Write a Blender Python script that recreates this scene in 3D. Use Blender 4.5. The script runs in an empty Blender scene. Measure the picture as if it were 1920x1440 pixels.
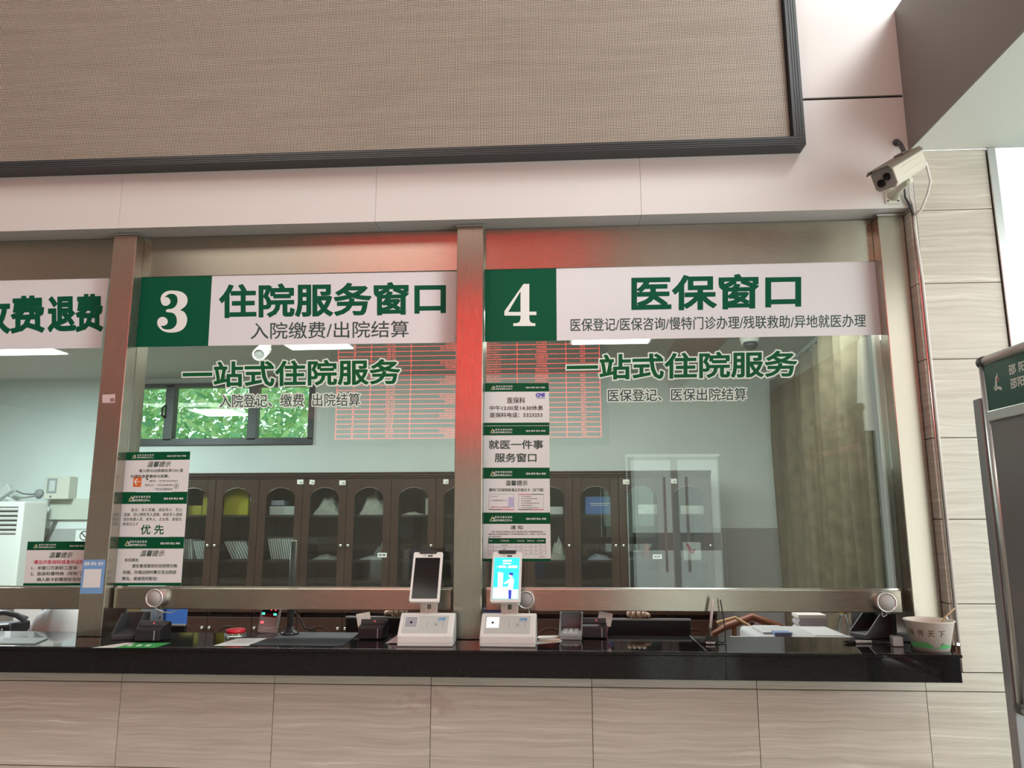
import bpy, math, random
from mathutils import Vector, Matrix

random.seed(7)
S = bpy.context.scene
COL = S.collection
PI = math.pi

# ------------------------------------------------------------------ camera
FPX = 1400.0
CAM_Y, CAM_Z = -2.95, 1.55
_p, _w, _r = math.radians(9.993), math.radians(3.504), math.radians(-0.116)
_cy, _sy, _cp, _sp, _cr, _sr = math.cos(_w), math.sin(_w), math.cos(_p), math.sin(_p), math.cos(_r), math.sin(_r)
RY = Matrix(((_cy, _sy, 0), (-_sy, _cy, 0), (0, 0, 1)))
RP = Matrix(((1, 0, 0), (0, _cp, _sp), (0, -_sp, _cp)))
AX = Matrix(((1, 0, 0), (0, 0, -1), (0, 1, 0)))
RR = Matrix(((_cr, -_sr, 0), (_sr, _cr, 0), (0, 0, 1)))
MW = RR @ AX @ RP @ RY                     # world direction -> camera (x right, y down, z forward)
CAMP = Vector((0, CAM_Y, CAM_Z))
cd = bpy.data.cameras.new('camera')
cam = bpy.data.objects.new('camera', cd)
COL.objects.link(cam)
cd.sensor_fit = 'HORIZONTAL'
cd.sensor_width = 36.0
cd.lens = FPX / 1920 * 36.0
cd.clip_start = 0.05
cd.clip_end = 200
m4 = Matrix((MW[0], -MW[1], -MW[2])).transposed().to_4x4()
m4.translation = CAMP
cam.matrix_world = m4
S.camera = cam

# ------------------------------------------------------------------ view, world, daylight
S.view_settings.view_transform = 'Standard'
S.view_settings.look = 'None'
S.view_settings.gamma = 1
S.view_settings.use_curve_mapping = False
S.view_settings.exposure = 0.0
S.cycles.max_bounces = 10
S.cycles.diffuse_bounces = 4
S.cycles.glossy_bounces = 5
S.cycles.transparent_max_bounces = 16
S.cycles.sample_clamp_indirect = 6
S.cycles.caustics_reflective = False
S.cycles.caustics_refractive = False
wd = bpy.data.worlds.new('overcast_sky')
S.world = wd
wd.use_nodes = True
wd.node_tree.nodes['Background'].inputs[0].default_value = (0.93, 0.98, 1.0, 1)
wd.node_tree.nodes['Background'].inputs[1].default_value = 1.9


def area(name, loc, aim, sx, sy, power, col=(1, 1, 1)):
    l = bpy.data.lights.new(name, 'AREA')
    l.shape = 'RECTANGLE'
    l.size, l.size_y, l.energy, l.color = sx, sy, power, col
    o = bpy.data.objects.new(name, l)
    COL.objects.link(o)
    o.location = loc
    o.rotation_euler = (Vector(aim) - Vector(loc)).to_track_quat('-Z', 'Y').to_euler()
    return o


SKY_L = area('skylight_daylight', (3.3, -2.5, 5.9), (0.9, -0.3, 1.9), 1.5, 1.5, 190, (0.97, 1.0, 0.99))
HALL_L = area('hall_window_daylight', (4.35, -2.95, 2.1), (0.0, -0.7, 2.7), 5.0, 3.8, 130, (0.94, 1.0, 0.93))
BACK_L = area('entrance_daylight', (1.7, -7.9, 1.3), (0.3, 0, 1.6), 1.2, 2.2, 7, (1.0, 0.98, 0.94))
LEFT_L = area('hall_ceiling_light', (-2.6, -4.2, 5.8), (-1.6, -0.4, 1.0), 3.0, 2.0, 85, (1.0, 0.955, 0.86))
OFF_L = area('office_tube_light', (-0.5, 1.6, 2.8), (-0.5, 2.2, 0), 4.5, 0.8, 118, (1.0, 1.0, 0.95))
OFF_L2 = area('left_office_panel_light', (-4.23, 1.95, 2.825), (-4.23, 1.97, 0), 0.54, 0.54, 125, (0.82, 0.95, 1.0))

# ------------------------------------------------------------------ pixel -> point on a plane
def ray(px, py):
    return MW.transposed() @ Vector(((px - 960) / FPX, (py - 720) / FPX, 1))


def U(px, py, y=0.0):
    d = ray(px, py)
    t = (y - CAM_Y) / d.y
    return CAMP.x + d.x * t, CAM_Z + d.z * t


def X(px, py, y=0.0):
    return U(px, py, y)[0]


def Z(px, py, y=0.0):
    return U(px, py, y)[1]


def G(px, py, z):
    d = ray(px, py)
    t = (z - CAM_Z) / d.z
    return CAMP.x + d.x * t, CAM_Y + d.y * t


# ------------------------------------------------------------------ materials
def _nt(name):
    m = bpy.data.materials.new(name)
    m.use_nodes = True
    return m, m.node_tree, m.node_tree.nodes['Principled BSDF']


_mc = {}


def mat(name, col, rough=0.5, metal=0.0, emit=0.0, spec=0.5, bump=0.0, bscale=200, coat=0.0, vary=0.0, vscale=8):
    if name in _mc:
        return _mc[name]
    m, t, b = _nt(name)
    c = (col[0], col[1], col[2], 1)
    b.inputs['Base Color'].default_value = c
    b.inputs['Roughness'].default_value = rough
    b.inputs['Metallic'].default_value = metal
    b.inputs['Specular IOR Level'].default_value = spec
    b.inputs['Coat Weight'].default_value = coat
    if emit:
        b.inputs['Emission Color'].default_value = c
        b.inputs['Emission Strength'].default_value = emit
    tc = None
    if vary or bump:
        tc = t.nodes.new('ShaderNodeTexCoord')
        nz = t.nodes.new('ShaderNodeTexNoise')
        nz.inputs['Scale'].default_value = vscale if vary else bscale
        nz.inputs['Detail'].default_value = 4
        t.links.new(tc.outputs['Object'], nz.inputs['Vector'])
        if vary:
            r = t.nodes.new('ShaderNodeMapRange')
            r.inputs['From Min'].default_value = 0.3
            r.inputs['From Max'].default_value = 0.7
            r.inputs['To Min'].default_value = 1 - vary
            r.inputs['To Max'].default_value = 1 + vary
            t.links.new(nz.outputs['Fac'], r.inputs['Value'])
            mx = t.nodes.new('ShaderNodeVectorMath')
            mx.operation = 'SCALE'
            mx.inputs[0].default_value = col[:3]
            t.links.new(r.outputs['Result'], mx.inputs['Scale'])
            t.links.new(mx.outputs['Vector'], b.inputs['Base Color'])
        if bump:
            bp = t.nodes.new('ShaderNodeBump')
            bp.inputs['Strength'].default_value = bump
            bp.inputs['Distance'].default_value = 0.002
            n2 = t.nodes.new('ShaderNodeTexNoise')
            n2.inputs['Scale'].default_value = bscale
            t.links.new(tc.outputs['Object'], n2.inputs['Vector'])
            t.links.new(n2.outputs['Fac'], bp.inputs['Height'])
            t.links.new(bp.outputs['Normal'], b.inputs['Normal'])
    _mc[name] = m
    return m


def steel(name, vertical, col=(0.45, 0.415, 0.35), rough=0.27, aniso=0.85):
    m, t, b = _nt(name)
    N, L = t.nodes, t.links
    b.inputs['Metallic'].default_value = 1
    b.inputs['Anisotropic'].default_value = aniso
    uv = N.new('ShaderNodeUVMap')
    uv.uv_map = 'UVMap'
    tg = N.new('ShaderNodeTangent')
    tg.direction_type = 'UV_MAP'
    tg.uv_map = 'UVMap'
    L.new(tg.outputs['Tangent'], b.inputs['Tangent'])
    b.inputs['Anisotropic Rotation'].default_value = 0.0 if vertical else 0.25
    mp = N.new('ShaderNodeMapping')
    mp.inputs['Scale'].default_value = (2200, 9, 1) if vertical else (9, 2200, 1)
    nz = N.new('ShaderNodeTexNoise')
    nz.inputs['Scale'].default_value = 1
    nz.inputs['Detail'].default_value = 3
    L.new(uv.outputs['UV'], mp.inputs['Vector'])
    L.new(mp.outputs['Vector'], nz.inputs['Vector'])
    r = N.new('ShaderNodeMapRange')
    r.inputs['To Min'].default_value = rough - 0.02
    r.inputs['To Max'].default_value = rough + 0.02
    L.new(nz.outputs['Fac'], r.inputs['Value'])
    L.new(r.outputs['Result'], b.inputs['Roughness'])
    cr = N.new('ShaderNodeMix')
    cr.data_type = 'RGBA'
    cr.inputs[6].default_value = (col[0] * .97, col[1] * .97, col[2] * .97, 1)
    cr.inputs[7].default_value = (col[0] * 1.03, col[1] * 1.03, col[2] * 1.03, 1)
    L.new(nz.outputs['Fac'], cr.inputs[0])
    L.new(cr.outputs[2], b.inputs['Base Color'])
    return m


def thin_glass(name, tint, refl=0.07, rough=0.0):
    m = bpy.data.materials.new(name)
    m.use_nodes = True
    t = m.node_tree
    t.nodes.clear()
    N, L = t.nodes, t.links
    out = N.new('ShaderNodeOutputMaterial')
    tr = N.new('ShaderNodeBsdfTransparent')
    tr.inputs[0].default_value = (*tint, 1)
    gl = N.new('ShaderNodeBsdfGlossy')
    gl.inputs['Roughness'].default_value = rough
    lw = N.new('ShaderNodeFresnel')
    lw.inputs['IOR'].default_value = 1.5
    ad = N.new('ShaderNodeMath')
    ad.operation = 'MULTIPLY'
    ad.inputs[1].default_value = refl / 0.04
    L.new(lw.outputs[0], ad.inputs[0])
    mn = N.new('ShaderNodeMath')
    mn.operation = 'MINIMUM'
    mn.inputs[1].default_value = 0.6
    L.new(ad.outputs[0], mn.inputs[0])
    mx = N.new('ShaderNodeMixShader')
    L.new(mn.outputs[0], mx.inputs[0])
    L.new(tr.outputs[0], mx.inputs[1])
    L.new(gl.outputs[0], mx.inputs[2])
    L.new(mx.outputs[0], out.inputs['Surface'])
    return m


def tile_mat(name, lo, hi, streak):
    m, t, b = _nt(name)
    N, L = t.nodes, t.links
    b.inputs['Roughness'].default_value = 0.22
    b.inputs['Specular IOR Level'].default_value = 0.45
    tc = N.new('ShaderNodeTexCoord')
    ge = N.new('ShaderNodeNewGeometry')
    off = N.new('ShaderNodeMath')
    off.operation = 'MULTIPLY'
    off.inputs[1].default_value = 37.0
    L.new(ge.outputs['Random Per Island'], off.inputs[0])
    cx = N.new('ShaderNodeCombineXYZ')
    for i in range(3):
        L.new(off.outputs[0], cx.inputs[i])
    add = N.new('ShaderNodeVectorMath')
    L.new(tc.outputs['Object'], add.inputs[0])
    L.new(cx.outputs[0], add.inputs[1])
    w = N.new('ShaderNodeTexNoise')
    w.inputs['Scale'].default_value = 5.0
    w.inputs['Detail'].default_value = 5
    L.new(add.outputs[0], w.inputs['Vector'])
    wm = N.new('ShaderNodeVectorMath')
    wm.operation = 'SCALE'
    wm.inputs['Scale'].default_value = 0.03
    L.new(w.outputs['Color'], wm.inputs[0])
    ad2 = N.new('ShaderNodeVectorMath')
    L.new(add.outputs[0], ad2.inputs[0])
    L.new(wm.outputs[0], ad2.inputs[1])
    mp = N.new('ShaderNodeMapping')
    mp.inputs['Scale'].default_value = (2.4, 2.4, 88)
    L.new(ad2.outputs[0], mp.inputs['Vector'])
    n1 = N.new('ShaderNodeTexNoise')
    n1.inputs['Scale'].default_value = 1
    n1.inputs['Detail'].default_value = 4
    n1.inputs['Roughness'].default_value = 0.62
    L.new(mp.outputs[0], n1.inputs['Vector'])
    cr = N.new('ShaderNodeValToRGB')
    e = cr.color_ramp.elements
    e[0].position, e[0].color = 0.28, (*lo, 1)
    e[1].position, e[1].color = 0.64, (*hi, 1)
    k = e.new(0.72)
    k.color = (*streak, 1)
    k = e.new(0.78)
    k.color = (*hi, 1)
    L.new(n1.outputs['Fac'], cr.inputs[0])
    # faint reddish smears on the stone below the counter
    vd = N.new('ShaderNodeVectorMath')
    vd.operation = 'SUBTRACT'
    vd.inputs[1].default_value = (-0.47, -0.05, 0.865)
    L.new(tc.outputs['Object'], vd.inputs[0])
    vs = N.new('ShaderNodeVectorMath')
    vs.operation = 'MULTIPLY'
    vs.inputs[1].default_value = (6.0, 0, 16.0)
    L.new(vd.outputs[0], vs.inputs[0])
    vl = N.new('ShaderNodeVectorMath')
    vl.operation = 'LENGTH'
    L.new(vs.outputs[0], vl.inputs[0])
    sn = N.new('ShaderNodeTexNoise')
    sn.inputs['Scale'].default_value = 30
    sn.inputs['Detail'].default_value = 4
    L.new(tc.outputs['Object'], sn.inputs['Vector'])
    s1 = N.new('ShaderNodeMath')
    s1.operation = 'MULTIPLY_ADD'
    s1.inputs[1].default_value = -0.28
    s1.inputs[2].default_value = -0.25
    L.new(vl.outputs['Value'], s1.inputs[0])
    s2 = N.new('ShaderNodeMath')
    s2.operation = 'ADD'
    L.new(s1.outputs[0], s2.inputs[0])
    L.new(sn.outputs['Fac'], s2.inputs[1])
    s3 = N.new('ShaderNodeMapRange')
    s3.inputs['From Min'].default_value = 0.08
    s3.inputs['From Max'].default_value = 0.22
    s3.inputs['To Max'].default_value = 0.22
    L.new(s2.outputs[0], s3.inputs['Value'])
    sm = N.new('ShaderNodeMix')
    sm.data_type = 'RGBA'
    sm.inputs[7].default_value = (0.42, 0.17, 0.16, 1)
    L.new(s3.outputs['Result'], sm.inputs[0])
    L.new(cr.outputs[0], sm.inputs[6])
    L.new(sm.outputs[2], b.inputs['Base Color'])
    return m, t, b, cr


def led_mat(name, pitch):
    m, t, b = _nt(name)
    N, L = t.nodes, t.links
    b.inputs['Roughness'].default_value = 0.55
    tc = N.new('ShaderNodeTexCoord')
    sp = N.new('ShaderNodeSeparateXYZ')
    L.new(tc.outputs['Object'], sp.inputs[0])
    ab = []
    for i in (0, 2):
        d = N.new('ShaderNodeMath')
        d.operation = 'DIVIDE'
        d.inputs[1].default_value = pitch
        L.new(sp.outputs[i], d.inputs[0])
        f = N.new('ShaderNodeMath')
        f.operation = 'FRACT'
        L.new(d.outputs[0], f.inputs[0])
        s = N.new('ShaderNodeMath')
        s.operation = 'SUBTRACT'
        s.inputs[1].default_value = 0.5
        L.new(f.outputs[0], s.inputs[0])
        a = N.new('ShaderNodeMath')
        a.operation = 'ABSOLUTE'
        L.new(s.outputs[0], a.inputs[0])
        ab.append(a)
    mx = N.new('ShaderNodeMath')
    mx.operation = 'MAXIMUM'
    L.new(ab[0].outputs[0], mx.inputs[0])
    L.new(ab[1].outputs[0], mx.inputs[1])
    r = N.new('ShaderNodeMapRange')
    r.inputs['From Min'].default_value = 0.27
    r.inputs['From Max'].default_value = 0.36
    r.inputs['To Min'].default_value = 1
    r.inputs['To Max'].default_value = 0
    L.new(mx.outputs[0], r.inputs['Value'])
    mp = N.new('ShaderNodeMapping')
    mp.inputs['Scale'].default_value = (2.2, 1, 40)
    L.new(tc.outputs['Object'], mp.inputs['Vector'])
    nz = N.new('ShaderNodeTexNoise')
    nz.inputs['Scale'].default_value = 1.0
    L.new(mp.outputs[0], nz.inputs['Vector'])
    dk = N.new('ShaderNodeMix')
    dk.data_type = 'RGBA'
    dk.inputs[6].default_value = (0.55, 0.47, 0.37, 1)
    dk.inputs[7].default_value = (0.80, 0.72, 0.60, 1)
    L.new(nz.outputs['Fac'], dk.inputs[0])
    c = N.new('ShaderNodeMix')
    c.data_type = 'RGBA'
    c.inputs[6].default_value = (0.05, 0.036, 0.026, 1)
    L.new(r.outputs[0], c.inputs[0])
    L.new(dk.outputs[2], c.inputs[7])
    L.new(c.outputs[2], b.inputs['Base Color'])
    return m


STEEL_V = steel('brushed_steel_vertical', True)
STEEL_H = steel('brushed_steel_horizontal', False)
CHROME = mat('polished_chrome', (0.8, 0.8, 0.78), 0.12, 1)
ALU = mat('anodised_aluminium', (0.62, 0.63, 0.63), 0.32, 1)
GREYPOST = mat('grey_painted_post', (0.30, 0.32, 0.33), 0.4, 0.3)
GLASS = thin_glass('green_tinted_glass', (0.92, 0.985, 0.94), 0.06)
CABGLASS = thin_glass('smoked_cabinet_glass', (0.90, 0.92, 0.91), 0.04)
CLEAR = thin_glass('clear_plastic', (0.9, 0.92, 0.95), 0.10)
PANEL = mat('white_aluminium_panel', (0.71, 0.68, 0.655), 0.42, 0, vary=0.015, vscale=1.5)
BEAMW = mat('painted_beam', (0.82, 0.86, 0.81), 0.5)
BEAMF = mat('shaded_beam_face', (0.24, 0.22, 0.21), 0.45)  # left face of the beam, its shade put into the base colour
BLACK = mat('black_frame', (0.022, 0.023, 0.024), 0.38)
BEZEL = mat('dark_grey_bezel', (0.055, 0.06, 0.062), 0.4, 0.3)
JOINT = mat('dark_joint', (0.03, 0.026, 0.024), 0.9)
GROUT = mat('brown_grout', (0.19, 0.125, 0.095), 0.9)
TILE, _, _, _ = tile_mat('striated_beige_tile', (0.535, 0.50, 0.425), (0.71, 0.685, 0.605), (0.86, 0.84, 0.77))
GRANITE = mat('polished_black_granite', (0.012, 0.012, 0.013), 0.05, 0, spec=0.4, vary=0.5, vscale=300)
WALLW = mat('office_white_wall', (0.66, 0.70, 0.69), 0.8, vary=0.03, vscale=3)
WAINS = mat('office_grey_dado', (0.36, 0.36, 0.35), 0.7)
HALLW = mat('hall_wall', (0.70, 0.66, 0.60), 0.7)
HALLF = mat('hall_floor_stone', (0.32, 0.30, 0.26), 0.25, vary=0.08, vscale=2)
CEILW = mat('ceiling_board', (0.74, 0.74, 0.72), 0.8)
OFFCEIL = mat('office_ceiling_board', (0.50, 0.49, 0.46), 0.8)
DKWOOD = mat('dark_walnut', (0.038, 0.016, 0.010), 0.35, vary=0.25, vscale=6, coat=0.2)
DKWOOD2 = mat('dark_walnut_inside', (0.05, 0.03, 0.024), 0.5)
GREEN = mat('sign_green', (0.001, 0.092, 0.045), 0.4, spec=0.15)
GREEN2 = mat('notice_green', (0.002, 0.085, 0.034), 0.4, spec=0.15)
TXTG = mat('green_lettering', (0.001, 0.092, 0.045), 0.5, spec=0.15)
TXTD = mat('dark_teal_lettering', (0.03, 0.075, 0.07), 0.4)
TXTN = mat('dark_notice_lettering', (0.03, 0.07, 0.055), 0.5)
TXTR = mat('red_notice_lettering', (0.62, 0.03, 0.09), 0.5)
TXTK = mat('black_lettering', (0.03, 0.025, 0.025), 0.5)
TXTW = mat('white_lettering', (0.85, 0.88, 0.84), 0.4)
DECALG = mat('decal_green', (0.006, 0.105, 0.035), 0.5, spec=0.15)
DECALW = mat('decal_outline', (0.74, 0.85, 0.77), 0.4)
FILMW = mat('white_sign_film', (0.76, 0.765, 0.79), 0.28)
PAPER = mat('white_paper', (0.78, 0.785, 0.785), 0.5)
PAPER2 = mat('cream_paper', (0.74, 0.71, 0.66), 0.6)
ORANGE = mat('orange_print', (0.74, 0.15, 0.03), 0.5)
WPLAST = mat('white_plastic', (0.80, 0.785, 0.76), 0.35)
GPLAST = mat('light_grey_plastic', (0.55, 0.57, 0.57), 0.4)
MPLAST = mat('mid_grey_plastic', (0.30, 0.31, 0.32), 0.45)
KPLAST = mat('black_plastic', (0.018, 0.018, 0.02), 0.35)
DPLAST = mat('charcoal_plastic', (0.06, 0.062, 0.065), 0.45)
RUBBER = mat('black_rubber', (0.028, 0.036, 0.042), 0.7)
SCREENK = mat('dark_screen_glass', (0.012, 0.009, 0.009), 0.08, spec=0.22)
CHSB = mat('blue_logo_print', (0.02, 0.28, 0.62), 0.4)
CHSP = mat('indigo_logo_print', (0.06, 0.05, 0.50), 0.4)
LEAFG = mat('green_logo_print', (0.12, 0.45, 0.10), 0.4)
GREY_T = mat('pale_grey_print', (0.32, 0.34, 0.35), 0.5)


def glow(name, col, strength):
    return mat(name, col, 0.5, 0, emit=strength)


REDL = glow('red_led_glow', (1.0, 0.045, 0.045), 13.0)
LAMPW = glow('lamp_diffuser', (1.0, 1.0, 0.98), 5.0)

# ------------------------------------------------------------------ mesh builder
class MB:
    def __init__(s):
        s.v, s.f, s.m, s.mats, s.sm = [], [], [], [], []

    def mi(s, m):
        if m not in s.mats:
            s.mats.append(m)
        return s.mats.index(m)

    def add(s, vs, fs, m, smooth=False, tf=None):
        b = len(s.v)
        if tf is not None:
            vs = [tf @ Vector(p) for p in vs]
        s.v += [tuple(p) for p in vs]
        k = s.mi(m)
        for f in fs:
            s.f.append(tuple(b + i for i in f))
            s.m.append(k)
            s.sm.append(smooth)
        return s

    def box(s, x0, x1, y0, y1, z0, z1, m, tf=None):
        vs = [(x, y, z) for x in (x0, x1) for y in (y0, y1) for z in (z0, z1)]
        return s.add(vs, [(0, 1, 3, 2), (4, 6, 7, 5), (0, 4, 5, 1), (2, 3, 7, 6), (0, 2, 6, 4), (1, 5, 7, 3)], m, tf=tf)

    def prism(s, poly, a0, a1, axis, m, tf=None, smooth=False):
        """poly in the two other axes (order x,y,z minus axis), extruded along axis"""
        def pt(u, v, a):
            return {'x': (a, u, v), 'y': (u, a, v), 'z': (u, v, a)}[axis]
        n = len(poly)
        vs = [pt(u, v, a0) for u, v in poly] + [pt(u, v, a1) for u, v in poly]
        ar = sum(poly[i][0] * poly[(i + 1) % n][1] - poly[(i + 1) % n][0] * poly[i][1] for i in range(n))
        flip = (ar > 0) != (axis == 'y')
        fs = [tuple(range(n)), tuple(range(2 * n - 1, n - 1, -1))] + [(i, i + n, (i + 1) % n + n, (i + 1) % n) for i in range(n)]
        if flip:
            fs = [tuple(reversed(f)) for f in fs]
        return s.add(vs, fs, m, smooth, tf)

    def lathe(s, prof, m, c=(0, 0, 0), axis='z', n=32, tf=None, smooth=True):
        """prof [(r, h)], closed at r=0 ends"""
        vs, fs = [], []
        for r, h in prof:
            for i in range(n):
                a = 2 * PI * i / n
                u, w = r * math.cos(a), r * math.sin(a)
                p = {'z': (u, w, h), 'y': (u, h, w), 'x': (h, u, w)}[axis]
                vs.append((c[0] + p[0], c[1] + p[1], c[2] + p[2]))
        for j in range(len(prof) - 1):
            for i in range(n):
                k = (i + 1) % n
                fs.append((j * n + i, j * n + k, (j + 1) * n + k, (j + 1) * n + i))
        if prof[0][0] > 1e-6:
            fs.append(tuple(range(n - 1, -1, -1)))
        if prof[-1][0] > 1e-6:
            fs.append(tuple((len(prof) - 1) * n + i for i in range(n)))
        if axis == 'y':
            fs = [tuple(reversed(f)) for f in fs]
        return s.add(vs, fs, m, smooth, tf)

    def tube(s, pts, r, m, n=10, tf=None):
        pts = [Vector(p) for p in pts]
        rs = r if isinstance(r, (list, tuple)) else [r] * len(pts)
        vs, fs = [], []
        up = Vector((0.13, 0.29, 0.95)).normalized()
        for i, p in enumerate(pts):
            d = (pts[min(i + 1, len(pts) - 1)] - pts[max(i - 1, 0)]).normalized()
            a = d.cross(up)
            if a.length < 0.05:
                a = d.cross(Vector((1, 0, 0)))
            a.normalize()
            b = d.cross(a).normalized()
            for k in range(n):
                t = 2 * PI * k / n
                vs.append(p + (a * math.cos(t) + b * math.sin(t)) * rs[i])
        for i in range(len(pts) - 1):
            for k in range(n):
                q = (k + 1) % n
                fs.append((i * n + k, (i + 1) * n + k, (i + 1) * n + q, i * n + q))
        fs.append(tuple(range(n)))
        fs.append(tuple((len(pts) - 1) * n + k for k in range(n - 1, -1, -1)))
        return s.add(vs, fs, m, True, tf)

    def build(s, name, parent=None, local=False, bev=0.0, seg=2, origin=None):
        me = bpy.data.meshes.new(name)
        vs = s.v
        if origin is not None:
            vs = [(a - origin[0], b - origin[1], c - origin[2]) for a, b, c in vs]
        me.from_pydata(vs, [], s.f)
        for m in s.mats:
            me.materials.append(m)
        me.polygons.foreach_set('material_index', s.m)
        me.polygons.foreach_set('use_smooth', s.sm)
        me.update()
        uv = me.uv_layers.new(name='UVMap')
        for p in me.polygons:
            n = p.normal
            ax = max(range(3), key=lambda i: abs(n[i]))
            ia, ib = ((1, 2), (0, 2), (0, 1))[ax]
            for li in p.loop_indices:
                c = me.vertices[me.loops[li].vertex_index].co
                uv.data[li].uv = (c[ia], c[ib])
        o = bpy.data.objects.new(name, me)
        COL.objects.link(o)
        if origin is not None:
            o.location = origin
        if parent is not None:
            o.parent = parent
            if not local:
                o.matrix_parent_inverse = world_of(parent).inverted()
        if bev:
            b = o.modifiers.new('bevel', 'BEVEL')
            b.width, b.segments, b.limit_method, b.angle_limit = bev, seg, 'ANGLE', 0.7
            b.harden_normals = False
        return o


def world_of(o):
    m = o.matrix_basis.copy()
    if o.parent is not None:
        m = world_of(o.parent) @ o.matrix_parent_inverse @ m
    return m


def tag(o, label, cat, group=None, kind=None):
    o['label'], o['category'] = label, cat
    if group:
        o['group'] = group
    if kind:
        o['kind'] = kind
    return o


def thing(name, label, cat, loc=(0, 0, 0), rot=(0, 0, 0), group=None):
    o = bpy.data.objects.new(name, None)
    COL.objects.link(o)
    o.empty_display_size = 0.05
    o.location, o.rotation_euler = loc, rot
    return tag(o, label, cat, group)


def struct(o, label=None, cat=None):
    o['kind'] = 'structure'
    if label:
        o['label'], o['category'] = label, cat
    return o


def dup(root, loc, label, group=None, rot=None):
    r = root.copy()
    COL.objects.link(r)
    r.location = loc
    if rot is not None:
        r.rotation_euler = rot
    r['label'] = label
    if group:
        r['group'] = group

    def rec(a, b):
        for ch in list(a.children):
            c = ch.copy()
            COL.objects.link(c)
            c.parent = b
            rec(ch, c)
    rec(root, r)
    return r


# ------------------------------------------------------------------ lettering (flat prints, built-in font)
_tc = {}


def glyphs(s, res=3):
    k = (s, res)
    if k in _tc:
        return _tc[k]
    c = bpy.data.curves.new('lettering', 'FONT')
    c.body, c.size, c.fill_mode, c.resolution_u = s, 1, 'FRONT', res
    o = bpy.data.objects.new('lettering', c)
    COL.objects.link(o)
    dg = bpy.context.evaluated_depsgraph_get()
    me = bpy.data.meshes.new_from_object(o.evaluated_get(dg))
    vs = [(v.co.x, v.co.y) for v in me.vertices]
    fs = [tuple(p.vertices) for p in me.polygons]
    cnt = {}
    for f in fs:
        for i in range(len(f)):
            e = tuple(sorted((f[i], f[(i + 1) % len(f)])))
            cnt[e] = cnt.get(e, 0) + 1
    ed = [e for e, n in cnt.items() if n == 1]
    bpy.data.objects.remove(o)
    bpy.data.meshes.remove(me)
    bpy.data.curves.remove(c)
    _tc[k] = (vs, fs, ed)
    return _tc[k]


def letter(mb, s, u0, u1, v0, v1, m, place, bold=0.0, only_outline=False, slant=0.0, res=3, lift=0.0):
    """print string s into the box u0..u1, v0..v1 of a surface; place(u, v, lift) -> point. bold in units of box height"""
    vs, fs, ed = glyphs(s, res)
    if not vs:
        return
    x0, x1 = min(p[0] for p in vs), max(p[0] for p in vs)
    y0, y1 = min(p[1] for p in vs), max(p[1] for p in vs)
    su, sv = (u1 - u0) / max(x1 - x0, 1e-6), (v1 - v0) / max(y1 - y0, 1e-6)
    P = [(u0 + (a - x0) * su + slant * (b - y0) * sv, v0 + (b - y0) * sv) for a, b in vs]
    if not only_outline:
        mb.add([place(a, b, lift) for a, b in P], fs, m)
    if bold:
        w = bold * abs(v1 - v0)
        Q, F = [], []
        for a, b in ed:
            pa, pb = P[a], P[b]
            dx, dy = pb[0] - pa[0], pb[1] - pa[1]
            l = math.hypot(dx, dy)
            if l < 1e-9:
                continue
            dx, dy = dx / l * w, dy / l * w
            k = len(Q)
            Q += [(pa[0] - dx * .8 - dy, pa[1] - dy * .8 + dx), (pa[0] - dx * .8 + dy, pa[1] - dy * .8 - dx),
                  (pb[0] + dx * .8 + dy, pb[1] + dy * .8 - dx), (pb[0] + dx * .8 - dy, pb[1] + dy * .8 + dx)]
            F.append((k, k + 1, k + 2, k + 3))
        base = lift - (0.00030 if only_outline else 0.00010)
        J = random.Random(len(Q))
        D = [base + J.random() * 0.00009 for _ in F]
        mb.add([place(a, b, D[i // 4]) for i, (a, b) in enumerate(Q)], F, m)


def onwall(y):
    return lambda u, v, l=0.0: (u, y - l, v)


def pbox(xl, xr, yt, yb, y):
    """pixel box -> (u0, u1, v0, v1) on the plane y"""
    cx, cy_ = (xl + xr) / 2, (yt + yb) / 2
    return X(xl, cy_, y), X(xr, cy_, y), Z(cx, yb, y), Z(cx, yt, y)

# ------------------------------------------------------------------ main dimensions (metres)
YF = -0.05            # face of the fascia and of the stone wall
YG = 0.064            # outer face of the glass
CT = 1.085            # counter top
ZS = Z(705, 415.5, YF)                    # underside of the fascia
XR = X(1723, 385, YF)                     # right end of the fascia
XB = X(1690, 150, YF)                     # left face of the beam
ZB = Z(1703, 283, YF)                     # underside of the beam
ZBT = ZB + 0.63                           # top of the beam
XT = (X(1737, 600, YF) + X(1789, 1150, YF) + X(1723, 400, YF)) / 3   # left edge of the stone column
XC = X(1850, 300, YF)                     # right edge of the stone column
XL, XE, YB, ZH = -7.0, 4.5, -8.1, 6.0     # hall extents
OY, OZ = 4.0, 2.87                        # office back wall, office ceiling
YCF = -0.22                               # front edge of the counter

# ------------------------------------------------------------------ the shell of the hall
def shell(name, boxes, m, label=None, bev=0):
    b = MB()
    for q in boxes:
        b.box(*q, m)
    o = b.build(name, bev=bev)
    struct(o)
    return o


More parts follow.
